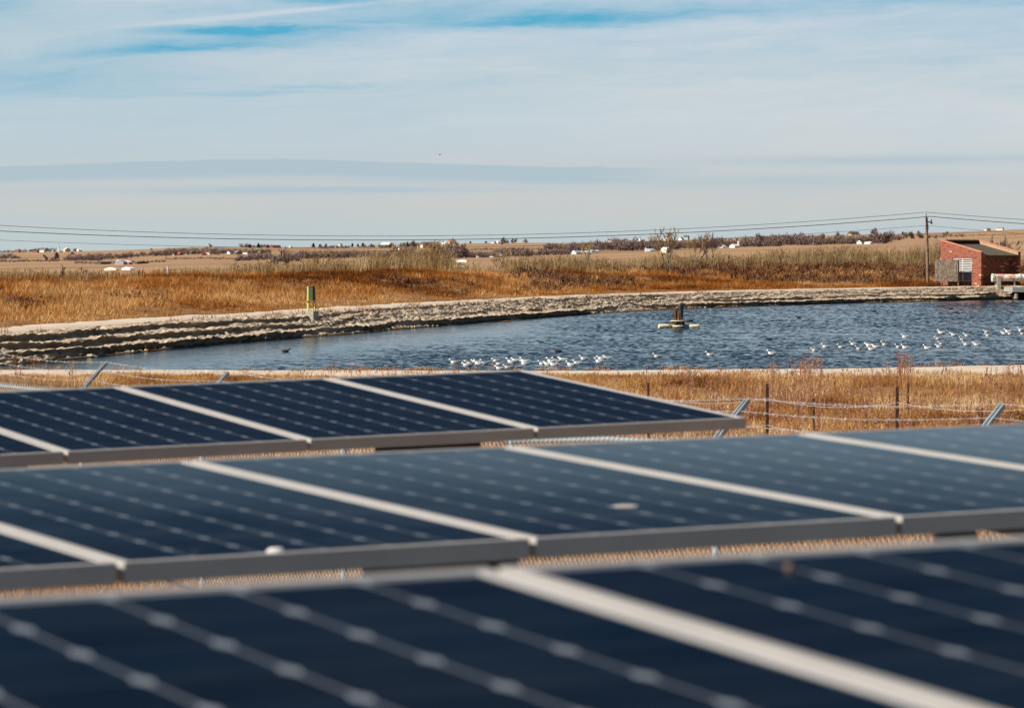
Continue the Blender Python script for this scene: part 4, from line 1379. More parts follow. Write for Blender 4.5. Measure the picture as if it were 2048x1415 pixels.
wl = MB()
dy0, dy1, dzt = 1.15, 3.4, 2.28          # doorway in the left wall
slope_wall(wl, 0, .25, zf_, zf_ + (zr_ - zf_) * dy0 / Dp, 0, dy0)
slope_wall(wl, 0, .25, zf_ + (zr_ - zf_) * dy1 / Dp, zr_, dy1, Dp)
slope_wall(wl, 0, .25, zf_ + (zr_ - zf_) * dy0 / Dp, zf_ + (zr_ - zf_) * dy1 / Dp, dy0, dy1, dzt)
slope_wall(wl, Wd, Wd + .28, zf_ - .02, zr_)
wl.box(.25, Wd, .95, 1.2, -.6, zf_ - .19)
wl.box(.25, Wd, Dp - .25, Dp, -.6, zr_ - .02)
wl.build('wall', MAT['brick'], ph)
rf = MB()
za, zb_ = zf_ - .22, zr_ - .30
rf.add([(.252, -.12, za), (Wd - .002, -.12, za), (Wd - .002, Dp - .252, zb_), (.252, Dp - .252, zb_), (.252, -.12, za - .14), (Wd - .002, -.12, za - .14), (Wd - .002, Dp - .252, zb_ - .14), (.252, Dp - .252, zb_ - .14)],
       [(0, 1, 2, 3), (7, 6, 5, 4), (0, 4, 5, 1), (1, 5, 6, 2), (2, 6, 7, 3), (3, 7, 4, 0)])
rf.build('roof', MAT['shingle'], ph)
cp = MB()
for x0, x1 in ((-.04, .29), (Wd - .04, Wd + .32)):
    vs = [(x0, -.04, zf_ + .003), (x1, -.04, zf_ + .003), (x1, Dp + .04, zr_ + .003), (x0, Dp + .04, zr_ + .003)]
    vs += [(x, y, z + .07) for x, y, z in vs]
    cp.add(vs, [(0, 3, 2, 1), (4, 5, 6, 7), (0, 1, 5, 4), (1, 2, 6, 5), (2, 3, 7, 6), (3, 0, 4, 7)])
cp.box(.29, Wd - .04, Dp - .28, Dp + .04, zr_ - .018, zr_ + .05)
cp.build('coping', MAT['coping'], ph)
MB().add([(Wd - .004, .0, za + .02), (Wd - .004, Dp - .25, zb_ + .02), (Wd - .004, Dp - .25, zr_ - .003), (Wd - .004, .0, zf_ - .026)], [(0, 1, 2, 3)]).build('parapet_lining', MAT['parapet_tan'], ph)
MB().add([(.256, Dp - .253, zb_ + .02), (Wd - .01, Dp - .253, zb_ + .02), (Wd - .01, Dp - .253, zr_ - .03), (.256, Dp - .253, zr_ - .03)], [(0, 1, 2, 3)]).build('rear_parapet_shade', MAT['shaded_inside'], ph)  # dark sheet paints the shade on the rear parapet's inner face
ld = MB()
for y0 in (dy0, (dy0 + dy1) / 2):
    y1 = y0 + (dy1 - dy0) / 2
    for ya, yb in ((y0 + .003, y0 + .055), (y1 - .055, y1 - .003)):
        ld.box(.02, .09, ya, yb, .38, dzt - .003)
    ld.box(.02, .09, y0 + .055, y1 - .055, .38, .44)
    ld.box(.02, .09, y0 + .055, y1 - .055, dzt - .08, dzt - .003)
    for i in range(12):
        z0 = .50 + i * .142
        M_ = Matrix.Translation((.055, 0, z0)) @ Matrix.Rotation(math.radians(-38), 4, 'Y')
        ld.box(-.05, .05, y0 + .056, y1 - .056, -.009, .009, M_)
ld.build('louver_door', MAT['louver_grey'], ph)
MB().box(.10, .16, dy0, dy1, -.5, dzt).build('door_backing', MAT['shaded_inside'], ph)  # near-black sheet stands in for the unlit room behind the louvers
lw = MB()
lw.box(.03, .099, dy0 + .003, dy1 - .003, -.5, .37)
lw.build('lower_door_panel', MAT['brick'], ph)
tag(ph, 'small red brick pump house with a single slope roof and louvered door', 'pump house')

# plank screen before the louvered door
sc_Y = 299.5
zt, zb2 = EYE - (519 - HZ) / F * sc_Y, EYE - (562 - HZ) / F * sc_Y
wdir = Vector((-math.sin(PHI), math.cos(PHI), 0))
wout = Vector((-math.cos(PHI), -math.sin(PHI), 0))
scp = Vector((cx0, cy0, Zg)) + wdir * 2.86 + wout * 1.25
scr = empty('plank_screen', scp, PHI - math.pi / 2)
wS = 1.43
mb = MB()
nB = 15
for i in range(nB):
    x0 = -wS + 2 * wS * i / nB
    mb.box(x0 + .006, x0 + 2 * wS / nB - .006, -.02 - .012 * (i % 2), .02 - .012 * (i % 2), zb2 - Zg + random.uniform(-.03, .02), zt - Zg + random.uniform(-.03, .02))
mb.build('planks', MAT['board_wood'], scr)
mb = MB()
for z0 in (zb2 - Zg + .2, zt - Zg - .25): mb.box(-wS, wS, .021, .06, z0, z0 + .09)
mb.build('rail', MAT['board_wood'], scr)
for x0 in (-wS + .08, 0.05, wS - .08):
    MB().box(x0 - .045, x0 + .045, .061, .14, -.5, zt - Zg - .05).build('post', MAT['pole_wood'], scr)
tag(scr, 'grey weathered plank screen on posts left of the brick pump house', 'screen')

# big painted pipe with flanges, its support and the headwall
PY = 295.0
xP = (1987 - CU) / F * PY
zP = EYE - (555 - HZ) / F * PY
pp = empty('water_pipe', (xP, PY, zP), math.radians(6))
rP = .285
MB().tube([(0.02, 0, 0), (.7, 0, 0), (2.12, 0, 0)], rP, 20).tube([(2.26, 0, 0), (7, 0, 0)], rP, 20).build('pipe', MAT['pipe_worn'], pp)
MB().tube([(-.05, 0, 0), (.019, 0, 0)], rP + .05, 20).tube([(-.14, 0, 0), (-.06, 0, 0)], rP + .05, 20).build('flange', MAT['flange_teal'], pp)
MB().tube([(2.121, 0, 0), (2.18, 0, 0)], rP + .05, 20).tube([(2.2, 0, 0), (2.259, 0, 0)], rP + .05, 20).build('flange', MAT['flange_teal'], pp)
MB().box(.22, .52, -.42, .42, -.95, .12).build('saddle', MAT['concrete'], pp)
MB().box(1.70, 1.78, -.12, .12, -1.0, -rP + .01).box(1.6, 1.88, -.15, .15, -rP - .04, -rP - .01).build('stand', MAT['flange_teal'], pp)
tag(pp, 'big white painted pipe with worn red patches before the brick pump house', 'pipe')

hwX, hwY = (2020 - CU) / F * 291, 291.0
hw_ = empty('concrete_headwall', (hwX, hwY, 0), math.radians(4))
MB().box(0, 6, -1.0, 2.4, .62, 1.0).box(4.2, 4.6, -.9, 2, -.5, .62).build('slab', MAT['concrete'], hw_)
MB().box(.35, 4.2, .9, 1.0, -.5, .62).build('opening', MAT['shaded_inside'], hw_)  # dark sheet painted as the shade under the slab
MB().tube([(.32, -.95, .10), (.32, -.95, .50)], [.22, .14], 9).build('rubble_block', MAT['stone'], hw_)
tag(hw_, 'grey concrete headwall slab over a dark opening at the right waterline', 'headwall')

# ------------------------------------------------------------------ control box on the far bank
bxx, byy, bzz, _i = min((bank_point(623, s_) for s_ in np.arange(1.7, 2.7, .05)), key=lambda q_: abs(q_[2] + (148 / F * q_[1]) - EYE))
bzz = EYE - 147 / F * byy
cb = empty('control_box', (bxx, byy, bzz), math.radians(-30))
px1 = byy / F
MB().box(-.24, .24, -.24, .24, -.3, 15 * px1).build('concrete_block', MAT['concrete'], cb, .01)
hB = 15 * px1
pw = .045
MB().box(-.12 - pw, -.12 + pw, -.20, -.14, hB, hB + 50 * px1).build('post', MAT['post_yellow'], cb)
MB().box(.11 - pw, .11 + pw, .02, .08, hB, hB + 46 * px1).build('post', MAT['post_yellow'], cb)
MB().box(-.073, .165, -.18, .016, hB + 22 * px1, hB + 49 * px1).box(-.09, .18, -.2, .018, hB + 49 * px1, hB + 50.5 * px1).build('cabinet', MAT['box_green'], cb, .008)
MB().box(-.30, -.167, -.14, .02, hB + 32 * px1, hB + 46 * px1).tube([(-.24, -.15, hB + 40 * px1), (-.24, -.19, hB + 40 * px1)], .055, 10).build('meter', MAT['box_green'], cb)
MB().tube([(-.16, -.205, hB + 19 * px1), (-.08, -.205, hB + 19 * px1)], .03, 8).tube([(-.12, -.205, hB + 19 * px1), (.08, -.1, hB + 17 * px1)], .016, 6).build('conduit', MAT['black_cable'], cb)
tag(cb, 'green control cabinet on two yellow posts in a concrete block on the bank', 'control box')
e1x, e1y, e1z, _ = bank_point(692, .15)
e2x, e2y, e2z, _ = bank_point(668, .9)
st_ = Vector((bxx, byy - .2, bzz + hB + 17 * px1))
mb = MB()
for (ex, ey, ez), sg in (((e1x, e1y, e1z + .03), .10), ((e2x, e2y, e2z + .05), .05)):
    pts = [st_.lerp(Vector((ex, ey, ez)), i / 14) for i in range(15)]
    for i, q in enumerate(pts): q.z -= sg * 4 * (i / 14) * (1 - i / 14)
    mb.tube(pts, .017, 6)
tag(mb.build('cable', MAT['black_cable']), 'black cables running from the control box down to the water', 'cable')

# ------------------------------------------------------------------ floating pump / aerator
aY = 192.0
ax_ = (1357 - CU) / F * aY
q = aY / F
ae = empty('floating_aerator', (ax_, aY, 0))
def float_log(ang_, L0, L1, r):
    d = Vector((math.cos(ang_), math.sin(ang_), 0))
    return MB().tube([d * L0 + Vector((0, 0, .07)), d * (L0 + .03) + Vector((0, 0, .07)), d * (L1 - .03) + Vector((0, 0, .09)), d * L1 + Vector((0, 0, .09))], [r * .8, r, r, r * .75], 10)
float_log(math.radians(200), .16, 43 * q, .12).build('float', MAT['float_cream'], ae)
float_log(math.radians(-14), .16, 43 * q, .10).build('float', MAT['float_cream'], ae)
float_log(math.radians(88), .16, 42 * q, .11).build('float', MAT['float_cream'], ae)
ring_ = [(math.cos(i * math.pi / 12) * .36, math.sin(i * math.pi / 12) * .36, .085) for i in range(25)]
MB().tube(ring_, .05, 8).build('float_ring', MAT['float_cream'], ae)
c200 = Vector((math.cos(math.radians(200)), math.sin(math.radians(200)), 0)) * 20 * q
MB().tube([c200 + Vector((-.05, 0, .06)), c200 + Vector((.06, .02, .06))], .145, 10).build('clamp_band', MAT['rust_pale'], ae)
mb = MB()
for i in range(8):
    a = i * math.pi / 4
    mb.box(-.035, .035, -.03, .03, .10, .34, Matrix.Translation((math.cos(a) * .30, math.sin(a) * .30, 0)) @ Matrix.Rotation(a, 4, 'Z'))
mb.tube([(0, 0, -.2), (0, 0, .33)], .14, 12)
mb.build('stanchion', MAT['rust'], ae)
MB().tube([(0, 0, .335), (0, 0, .35), (0, 0, .385), (0, 0, .39)], [.40, .43, .43, .38], 28).build('splash_disc', MAT['float_cream'], ae)
mz = .39
MB().tube([(.12, 0, mz), (.12, 0, mz + .10), (.12, 0, mz + .12), (.12, 0, 46 * q - .07)], [.10, .10, .135, .135], 14).build('motor', MAT['rust'], ae)
MB().tube([(.12, -.01, 28 * q), (.12, -.01, 46 * q - .068)], .142, 14).build('motor_shell', MAT['motor_teal'], ae)
MB().tube([(.12, 0, 46 * q - .066), (.12, 0, 46 * q - .02), (.12, 0, 46 * q)], [.17, .17, .12], 14).build('motor_cap', MAT['motor_teal'], ae)
MB().box(-.23, -.03, -.12, .1, mz, mz + .08).box(-.21, -.17, -.1, .06, mz + .08, 33 * q).box(-.08, -.04, -.1, .06, mz + .08, 35 * q).box(-.22, -.03, -.1, .06, 33 * q, 36 * q).box(-.165, -.085, -.06, .06, mz + .08, 33 * q - .002).tube([(-.12, -.05, 36 * q), (-.09, -.05, 39 * q)], [.07, .05], 8).build('gearbox', MAT['rust'], ae)
MB().box(-.028, .0, -.12, -.09, mz, 34 * q).box(-.2, -.16, -.125, -.105, mz + .05, 31 * q).build('bracket', MAT['rust_pale'], ae)
MB().poly([(-.42, 0), (-.23, .20), (-.23, -.16)], -.07, .07, Matrix.Translation((0, 0, 24 * q)) @ Matrix.Rotation(math.radians(90), 4, 'X')).tube([(-.3, 0, 15 * q), (-.24, -.02, 20 * q), (-.2, 0, 24 * q)], .02, 6).build('discharge_hood', MAT['rust'], ae)
tag(ae, 'rusty motor on a round disc floating on cream arms in the pond', 'aerator')

# a drifting stick
p0 = at(1012, 643.5, EYE * F / (643.5 - HZ))
o = MB().tube([(-.35, 0, .01), (0, .05, .04), (.3, -.02, .035)], [.02, .045, .03], 7).build('driftwood', MAT['log_red'])
o.location = p0
tag(o, 'reddish stick drifting on the water near the far bank', 'driftwood')


# ------------------------------------------------------------------ birds on the water
def swept(stations, n=10, flat=1.0):
    """one continuous body: (x, z, half width, half height)"""
    vs, fs = [], []
    for (x, z, w_, h_) in stations:
        for j in range(n):
            a = 2 * math.pi * j / n
            vs.append((x, math.cos(a) * w_, z + math.sin(a) * h_))
    for i in range(len(stations) - 1):
        for j in range(n):
            k_ = (j + 1) % n
            fs.append((i * n + j, i * n + k_, (i + 1) * n + k_, (i + 1) * n + j))
    fs += [tuple(range(n))[::-1], tuple(range((len(stations) - 1) * n, len(stations) * n))]
    return MB().add(vs, fs, True)


def make_gull(head_up):
    g = empty('gull', (0, 0, 0))
    hz = .175 if head_up else .135
    swept([(-.25, .085, .012, .006), (-.20, .08, .035, .018), (-.12, .055, .075, .055), (-.02, .035, .092, .075), (.07, .035, .088, .078), (.13, .06, .06, .062), (.155, .095, .042, .045),
           (.165, (.095 + hz) / 2 + .02, .034, .036), (.178, hz, .036, .036), (.205, hz + .002, .034, .034), (.228, hz - .004, .020, .020), (.238, hz - .006, .008, .009)]).build('body', MAT['gull_white'], g)
    for s in (-1, 1):
        MB().add([(.08, s * .085, .06), (.03, s * .060, .118), (-.10, s * .050, .112), (-.20, s * .022, .108), (-.12, s * .079, .066), (-.02, s * .097, .052)], [(0, 1, 2, 3, 4, 5)]).build('wing', MAT['gull_grey'], g)
        MB().add([(-.19, s * .030, .100), (-.19, s * .014, .112), (-.31, s * .004, .118), (-.30, s * .016, .106)], [(0, 1, 2, 3)]).build('wing_tip', MAT['gull_black'], g)
    MB().tube([(.232, 0, hz - .006), (.262, 0, hz - .012), (.275, 0, hz - .02)], [.009, .007, .002], 6).build('bill', MAT['bill_yellow'], g)
    return g


ORD = ['first', 'second', 'third', 'fourth', 'fifth', 'sixth', 'seventh', 'eighth', 'ninth', 'tenth', 'eleventh', 'twelfth', 'thirteenth', 'fourteenth', 'fifteenth', 'sixteenth', 'seventeenth', 'eighteenth', 'nineteenth', 'twentieth',
       'twenty-first', 'twenty-second', 'twenty-third', 'twenty-fourth', 'twenty-fifth', 'twenty-sixth', 'twenty-seventh', 'twenty-eighth', 'twenty-ninth', 'thirtieth']
LEFT = [(165, 492), (305, 522), (340, 505), (405, 488), (440, 505), (515, 498), (640, 472), (680, 510), (680, 558), (775, 548), (815, 485), (860, 468), (965, 478), (968, 506), (1170, 508), (1230, 510), (1270, 480), (1300, 518), (1335, 478), (1400, 462), (1495, 518), (1565, 500), (1640, 447), (1815, 480), (1840, 450), (1905, 440)]
LEFT = [(880 + x / 5.689, 640 + y / 5.689) for x, y in LEFT]
RIGHT = [(295, 302), (387, 273), (520, 277), (620, 250), (668, 288), (750, 258), (770, 292), (805, 272), (885, 254), (1000, 274), (1055, 277), (1052, 187), (1240, 281), (1330, 206), (1355, 152), (1340, 270), (1358, 248), (1462, 170), (1535, 211), (1575, 178), (1570, 254), (1655, 254), (1740, 147), (1750, 177), (1885, 160), (1915, 142), (1935, 163), (2025, 130), (2040, 163)]
RIGHT = [(1560 + x / 4.197, 630 + y / 4.197) for x, y in RIGHT]
SOLO = [(1315, 714), (1421, 711), (1544, 708.5)]
protos = [make_gull(True), make_gull(False)]
used_p = [False, False]
GULL_GROUP = 'white gulls swimming on the pond'


def place_gull(u, y, label, hd, up):
    k_ = 0 if up else 1
    o = protos[k_] if not used_p[k_] else copy_tree(protos[k_])
    used_p[k_] = True
    Yq = EYE * F / (y - HZ)
    o.location = ((u - CU) / F * Yq, Yq, 0.0)
    o.rotation_euler = (0, 0, hd)
    s_ = .89 + random.uniform(-.07, .09)
    o.scale = (s_, s_, s_)
    tag(o, label, 'gull', GULL_GROUP)


for flock, where in ((sorted(LEFT), 'left flock'), (sorted(RIGHT), 'right flock')):
    n = len(flock)
    for i, (u, y) in enumerate(flock):
        near_ = min(((u - a) ** 2 + (3 * (y - b)) ** 2) ** .5 for a, b in flock if (a, b) != (u, y))
        look = 'floating apart from others' if near_ > 33 else 'swimming close to others'
        o_ = ORD[i] if i < n - 1 else 'last'
        up = random.random() < .62
        lab = 'white gull %s, %s from the left in the %s' % (look, o_, where)
        if i == n - 1: lab = 'white gull at the right end of the %s' % where
        place_gull(u, y, lab, math.pi + random.uniform(-.55, .35), up)
for (u, y), lab in zip(SOLO, ('lone white gull below and left of the floating aerator', 'lone white gull below and right of the floating aerator', 'lone white gull just left of the right flock')):
    place_gull(u, y, lab, math.pi + random.uniform(-.4, .3), True)

dk = empty('duck', (0, 0, 0))
swept([(-.19, .07, .02, .01), (-.13, .05, .06, .045), (-.03, .04, .085, .07), (.06, .04, .075, .065), (.11, .075, .042, .045), (.125, .115, .033, .033), (.15, .135, .034, .034), (.18, .128, .022, .018), (.22, .118, .018, .007)]).build('body', MAT['duck_dark'], dk)
MB().add([(.05, .083, .06), (-.02, .06, .10), (-.15, .03, .085), (-.06, .09, .05)], [(0, 1, 2, 3)]).add([(.05, -.083, .06), (-.02, -.06, .10), (-.15, -.03, .085), (-.06, -.09, .05)], [(0, 3, 2, 1)]).build('wing', MAT['rack_dark'], dk)
first = True
for (u, y, lab, hd) in ((572, 703.5, 'dark duck alone on calm water at the left, trailing a wake', 0.0), (1115, 704, 'dark duck just above the left flock of gulls', 2.8), (1597, 636, 'dark duck alone on the open water right of the floating aerator', 3.1), (1537, 679.5, 'dark duck above the lone gull left of the right flock', 2.9),
                        (1748, 623.5, 'dark duck near the far bank between aerator and pump house', 2.9), (1911, 626, 'dark duck in front of the plank screen and its reflection', .1), (1902, 618.5, 'farther dark duck close to the bank under the plank screen', .2), (2022, 625.5, 'dark duck under the white pipe near the right edge', 3.0),
                        (1377, 643.5, 'left of two dark ducks beside the aerator disc', .2), (1382, 642.5, 'right of two dark ducks beside the aerator disc', .1)):
    o = dk if first else copy_tree(dk)
    first = False
    Yq = EYE * F / (y - HZ)
    o.location = ((u - CU) / F * Yq, Yq, .0)
    o.rotation_euler = (0, 0, hd)
    tag(o, lab, 'duck', 'dark ducks on the pond')

# one bird far up in the sky
fb = MB()
fb.add([(-.28, 0, .10), (-.1, .05, .04), (0, .07, .02), (0, -.07, .02), (-.1, -.05, .05)], [(0, 1, 2, 3, 4)]).add([(.28, 0, .10), (.1, .05, .04), (0, .07, .02), (0, -.07, .02), (.1, -.05, .05)], [(4, 3, 2, 1, 0)])
fb.tube([(0, -.2, 0), (0, -.1, .02), (0, .1, .02), (0, .18, .01)], [.02, .05, .05, .01], 6)
o = fb.build('flying_bird', MAT['duck_dark'])
o.location = at(880, 310, 260)
tag(o, 'tiny dark bird flying alone high in the pale sky', 'bird')

# ------------------------------------------------------------------ stones along the waterline
sv, sf = MB(), None
rr_ = random.Random(4)
for _ in range(520):
    i = rr_.randrange(80, len(ls) - 20)
    left = ls[i] < cum[-1] * .36
    s = abs(rr_.gauss(0, .30)) + .02 if rr_.random() < .75 else rr_.uniform(.3, 2.2)
    hB_ = float(bank_h(np.array([ls[i]]), np.array([s]))[0])
    a, b_, c = rr_.uniform(.04, .17), rr_.uniform(.03, .11), rr_.uniform(.012, .05)
    if left and rr_.random() < .25: a, b_, c = a * 2.4, b_ * 2, .05
    M_ = Matrix.Translation((bx[i] + nx[i] * s, by[i] + ny[i] * s, hB_ + c * .2)) @ Matrix.Rotation(rr_.uniform(0, 6.28), 4, 'Z') @ Matrix.Rotation(rr_.gauss(0, .35), 4, 'Y') @ Matrix.Rotation(rr_.gauss(0, .3), 4, 'X')
    n = 6
    r1 = [rr_.uniform(.75, 1.1) for _ in range(n)]
    vs = [M_ @ Vector((math.cos(j * 6.283 / n) * a * r1[j], math.sin(j * 6.283 / n) * b_ * r1[j], -c)) for j in range(n)]
    vs += [M_ @ Vector((math.cos(j * 6.283 / n) * a * .8 * r1[j], math.sin(j * 6.283 / n) * b_ * .8 * r1[j], c * rr_.uniform(.7, 1.1))) for j in range(n)]
    sv.add(vs, [tuple(range(n))[::-1], tuple(range(n, 2 * n))] + [(j, (j + 1) % n, n + (j + 1) % n, n + j) for j in range(n)])
tag(sv.build('stones', MAT['stone']), 'pale broken stones strewn along the far waterline', 'stones', kind='stuff')

# ------------------------------------------------------------------ chain link fence with barbed wire arms
NF = np.arange(-2, 7)
def fence_xy(n): return -4.3305 + 1.44485 * n, 36.2147 - 2.68606 * n
def rail_z(n): return float(np.interp(n, [-3, -1, 0, 1, 2, 3, 3.5, 4, 5, 6, 7], [2.94, 2.905, 2.90, 2.90, 2.89, 2.87, 2.955, 2.99, 3.07, 3.12, 3.15]))
FDIR = Vector((1.44485, -2.68606, 0)).normalized()
FOUT = Vector((2.68606, 1.44485, 0)).normalized()
fx0, fy0 = fence_xy(0)
fen = empty('chain_link_fence', (fx0, fy0, gz(fx0, fy0)))
fo = Vector(fen.location)
for n in NF:
    x, y = fence_xy(n)
    zr = rail_z(n)
    g = gz(x, y)
    ps = MB().tube([Vector((x, y, g - .3)) - fo, Vector((x, y, zr + .03)) - fo], .030, 8).build('post', MAT['galvanised'], fen)
    b0 = Vector((x, y, zr + .02)) - fo
    tipv = b0 + FOUT * .27 + Vector((0, 0, .28))
    w_ = FDIR * .028
    up_ = Vector((0, 0, .02)) - FOUT * .02
    mb = MB()
    for k_ in (-1, 1):
        a_, c_ = b0 + w_ * k_, tipv + w_ * k_ * .7
        mb.add([a_ - w_ * .25, a_ + w_ * .25, c_ + w_ * .2, c_ - w_ * .2, a_ - w_ * .25 + up_, a_ + w_ * .25 + up_, c_ + w_ * .2 + up_, c_ - w_ * .2 + up_], [(0, 3, 2, 1), (4, 5, 6, 7), (0, 1, 5, 4), (1, 2, 6, 5), (2, 3, 7, 6), (3, 0, 4, 7)])
    a_, c_ = b0, tipv
    mb.add([a_ - w_, a_ + w_, c_ + w_ * .7, c_ - w_ * .7], [(0, 1, 2, 3)])
    mb.build('barb_arm', MAT['galvanised'], ps)
rail = MB()
nn = np.linspace(-2, 6, 33)
rail.tube([Vector((*fence_xy(n), rail_z(n))) - fo for n in nn], .021, 7)
rail.build('top_rail', MAT['galvanised'], fen)


def seg_tubes(A_, B_, r):
    """triangular tubes between point arrays"""
    d = B_ - A_
    d /= np.linalg.norm(d, axis=1)[:, None] + 1e-9
    ref = np.where(np.abs(d[:, 2:3]) < .9, np.array([[0, 0, 1.0]]), np.array([[1.0, 0, 0]]))
    u_ = np.cross(d, ref)
    u_ /= np.linalg.norm(u_, axis=1)[:, None]
    v_ = np.cross(d, u_)
    vs = []
    for P_ in (A_, B_):
        for j in range(3):
            a = 2.0944 * j
            vs.append(P_ + (u_ * math.cos(a) + v_ * math.sin(a)) * r)
    V = np.stack(vs, 1).reshape(-1, 3)
    i = np.arange(len(A_)) * 6
    T = []
    for j in range(3):
        k_ = (j + 1) % 3
        T += [np.stack([i + j, i + k_, i + 3 + k_], 1), np.stack([i + j, i + 3 + k_, i + 3 + j], 1)]
    return V, np.concatenate(T)


pit = .036
Lf = 8 * 3.05
nc = int(Lf / pit)
rows = np.arange(0, 53)
i_, j_ = np.meshgrid(np.arange(nc), rows, indexing='ij')
sl = (i_ + ((i_ + j_) % 2)) * pit
nfr = sl / 3.05 - 2
fxx, fyy = -4.3305 + 1.44485 * nfr, 36.2147 - 2.68606 * nfr
rz_ = np.interp(nfr, [-3, -1, 0, 1, 2, 3, 3.5, 4, 5, 6, 7], [2.94, 2.905, 2.90, 2.90, 2.89, 2.87, 2.955, 2.99, 3.07, 3.12, 3.15])
zz2 = rz_ + .05 - j_ * pit
off = np.where((i_ + j_) % 2 == 0, .004, -.004) - .026
P = np.stack([fxx + FOUT.x * off, fyy + FOUT.y * off, zz2], -1)
A_, B_ = P[:, :-1].reshape(-1, 3), P[:, 1:].reshape(-1, 3)
# twisted ends standing up above the top row
top_a = P[:, 0]
top_b = top_a + np.array([0, 0, .045]) + rng.normal(0, .008, top_a.shape)
V, T = seg_tubes(np.concatenate([A_, top_a]), np.concatenate([B_, top_b]), .0026)
tris_obj('mesh_fabric', V - np.array(fo), T, MAT['fabric_galvanised'], None, fen)
for fr in (.34, .67, .98):
    pa, pb = [], []
    pts = []
    for n in np.arange(-2, 6.001, .05):
        x, y = fence_xy(n)
        sag = .035 * math.sin((n % 1) * math.pi)
        pts.append(np.array((x, y, rail_z(n) + .045)) + np.array(FOUT) * .27 * fr + np.array((0, 0, .28 * fr - sag)))
    pts = np.array(pts)
    pa.append(pts[:-1]); pb.append(pts[1:])
    tws = np.cumsum(np.full(200, .127))
    for n in np.arange(-2, 6, .0416):
        c_ = np.array([np.interp(n, np.arange(-2, 6.001, .05), pts[:, k_]) for k_ in range(3)])
        for _ in range(3):
            d = rng.normal(0, 1, 3)
            d /= np.linalg.norm(d)
            pa.append((c_ - d * .015)[None]); pb.append((c_ + d * .015)[None])
    V, T = seg_tubes(np.concatenate(pa), np.concatenate(pb), .0020)
    tris_obj('barbed_wire', V - np.array(fo), T, MAT['wire_galvanised'], None, fen)
tag(fen, 'galvanised chain link fence topped by slanted arms with barbed wire', 'fence')

# rusty T-posts with slack wire in the grass farther out
tp = empty('wire_fence', at(1535, 900, 53))
tp.location.z = gz(tp.location.x, tp.location.y)
to = Vector(tp.location)
tops = []
for (u, y, Yq, w_) in ((1297, 765, 59, .042), (1535, 767, 54, .045), (1795, 773, 50, .045), (1628, 797, 62, .04), (1817, 766, 74, .04), (1965, 815, 49, .016), (2120, 776, 47, .045), (1060, 766, 64, .042)):
    x = (u - CU) / F * Yq
    zt = EYE - (y - HZ) / F * Yq
    g = gz(x, Yq)
    mb = MB().box(x - w_ / 2, x + w_ / 2, Yq - .005, Yq + .005, g - .2, zt).box(x - .006, x + .006, Yq + .0055, Yq + .035, g - .2, zt)
    for k_ in range(int((zt - g) / .055)):
        mb.box(x - .008, x + .008, Yq - .014, Yq - .0055, g + k_ * .055, g + k_ * .055 + .02)
    mb.v = [tuple(Vector(v) - to) for v in mb.v]
    mb.build('t_post', MAT['tpost_rust'], tp)
    if w_ > .041: tops.append(Vector((x, Yq - .02, zt)))
tops.sort(key=lambda v: v.x)
for dz_ in (.22, .62):
    mb = MB()
    for a_, b_ in zip(tops[:-1], tops[1:]):
        mb.tube([a_.lerp(b_, i / 8) - Vector((0, 0, dz_ + .10 * 4 * (i / 8) * (1 - i / 8))) - to for i in range(9)], .0028, 4, False)
    mb.build('slack_wire', MAT['wire_galvanised'], tp)
tag(tp, 'row of dark rusty T-posts with slack wire in the dry grass', 'wire fence')

# lime green marker stakes by the chain link fence
for (u, y0, Yq, lab) in ((763, 1128, 29.6, 'lime green marker stake seen through the gap below the middle row'), (8, 926, 37.2, 'lime green marker stake at the left edge below the far row')):
    x = (u - CU) / F * Yq
    zt = EYE - (y0 - 60 - HZ) / F * Yq if u > 100 else EYE - (y0 - HZ) / F * Yq
    g = gz(x, Yq)
    o = MB().box(-.019, .019, -.006, .006, -.2, zt - g).box(-.021, .021, -.009, .009, zt - g - .12, zt - g + .01).build('marker_stake', MAT['lime'])
    o.location = (x, Yq, g)
    tag(o, lab, 'stake', 'lime green stakes')

# ------------------------------------------------------------------ solar panels
PW, PL, PITCH, FH = .994, 1.956, 1.012, .046
fm = MB()
lip = .020
fm.box(0, PW, 0, lip, -FH, 0).box(0, PW, PL - lip, PL, -FH, 0).box(0, lip, lip, PL - lip, -FH, 0).box(PW - lip, PW, lip, PL - lip, -FH, 0)
gm = MB().box(lip, PW - lip, lip, PL - lip, -.0085, -.0025)
proto_frame = proto_glass = None


def panel(M_row, i, label, group):
    global proto_frame, proto_glass
    M_ = M_row @ Matrix.Translation((i * PITCH + .009, 0, 0))
    e = empty('solar_panel', None, mat=M_)
    if proto_frame is None:
        proto_frame = fm.build('frame', MAT['frame_aluminium'], e)
        proto_glass = gm.build('glass', MAT['solar_glass'], e)
    else:
        a_ = proto_frame.copy(); COL.objects.link(a_); a_.parent = e
        b_ = proto_glass.copy(); COL.objects.link(b_); b_.parent = e
    return tag(e, label, 'solar panel', group)


def row_matrix(O, e1, e2):
    e1 = Vector(e1).normalized()
    e2 = Vector(e2)
    e2 = (e2 - e1 * e2.dot(e1)).normalized()
    n_ = e1.cross(e2)
    M_ = Matrix((e1, e2, n_)).transposed().to_4x4()
    M_.translation = Vector(O) + Vector((0, 0, EYE))
    return M_


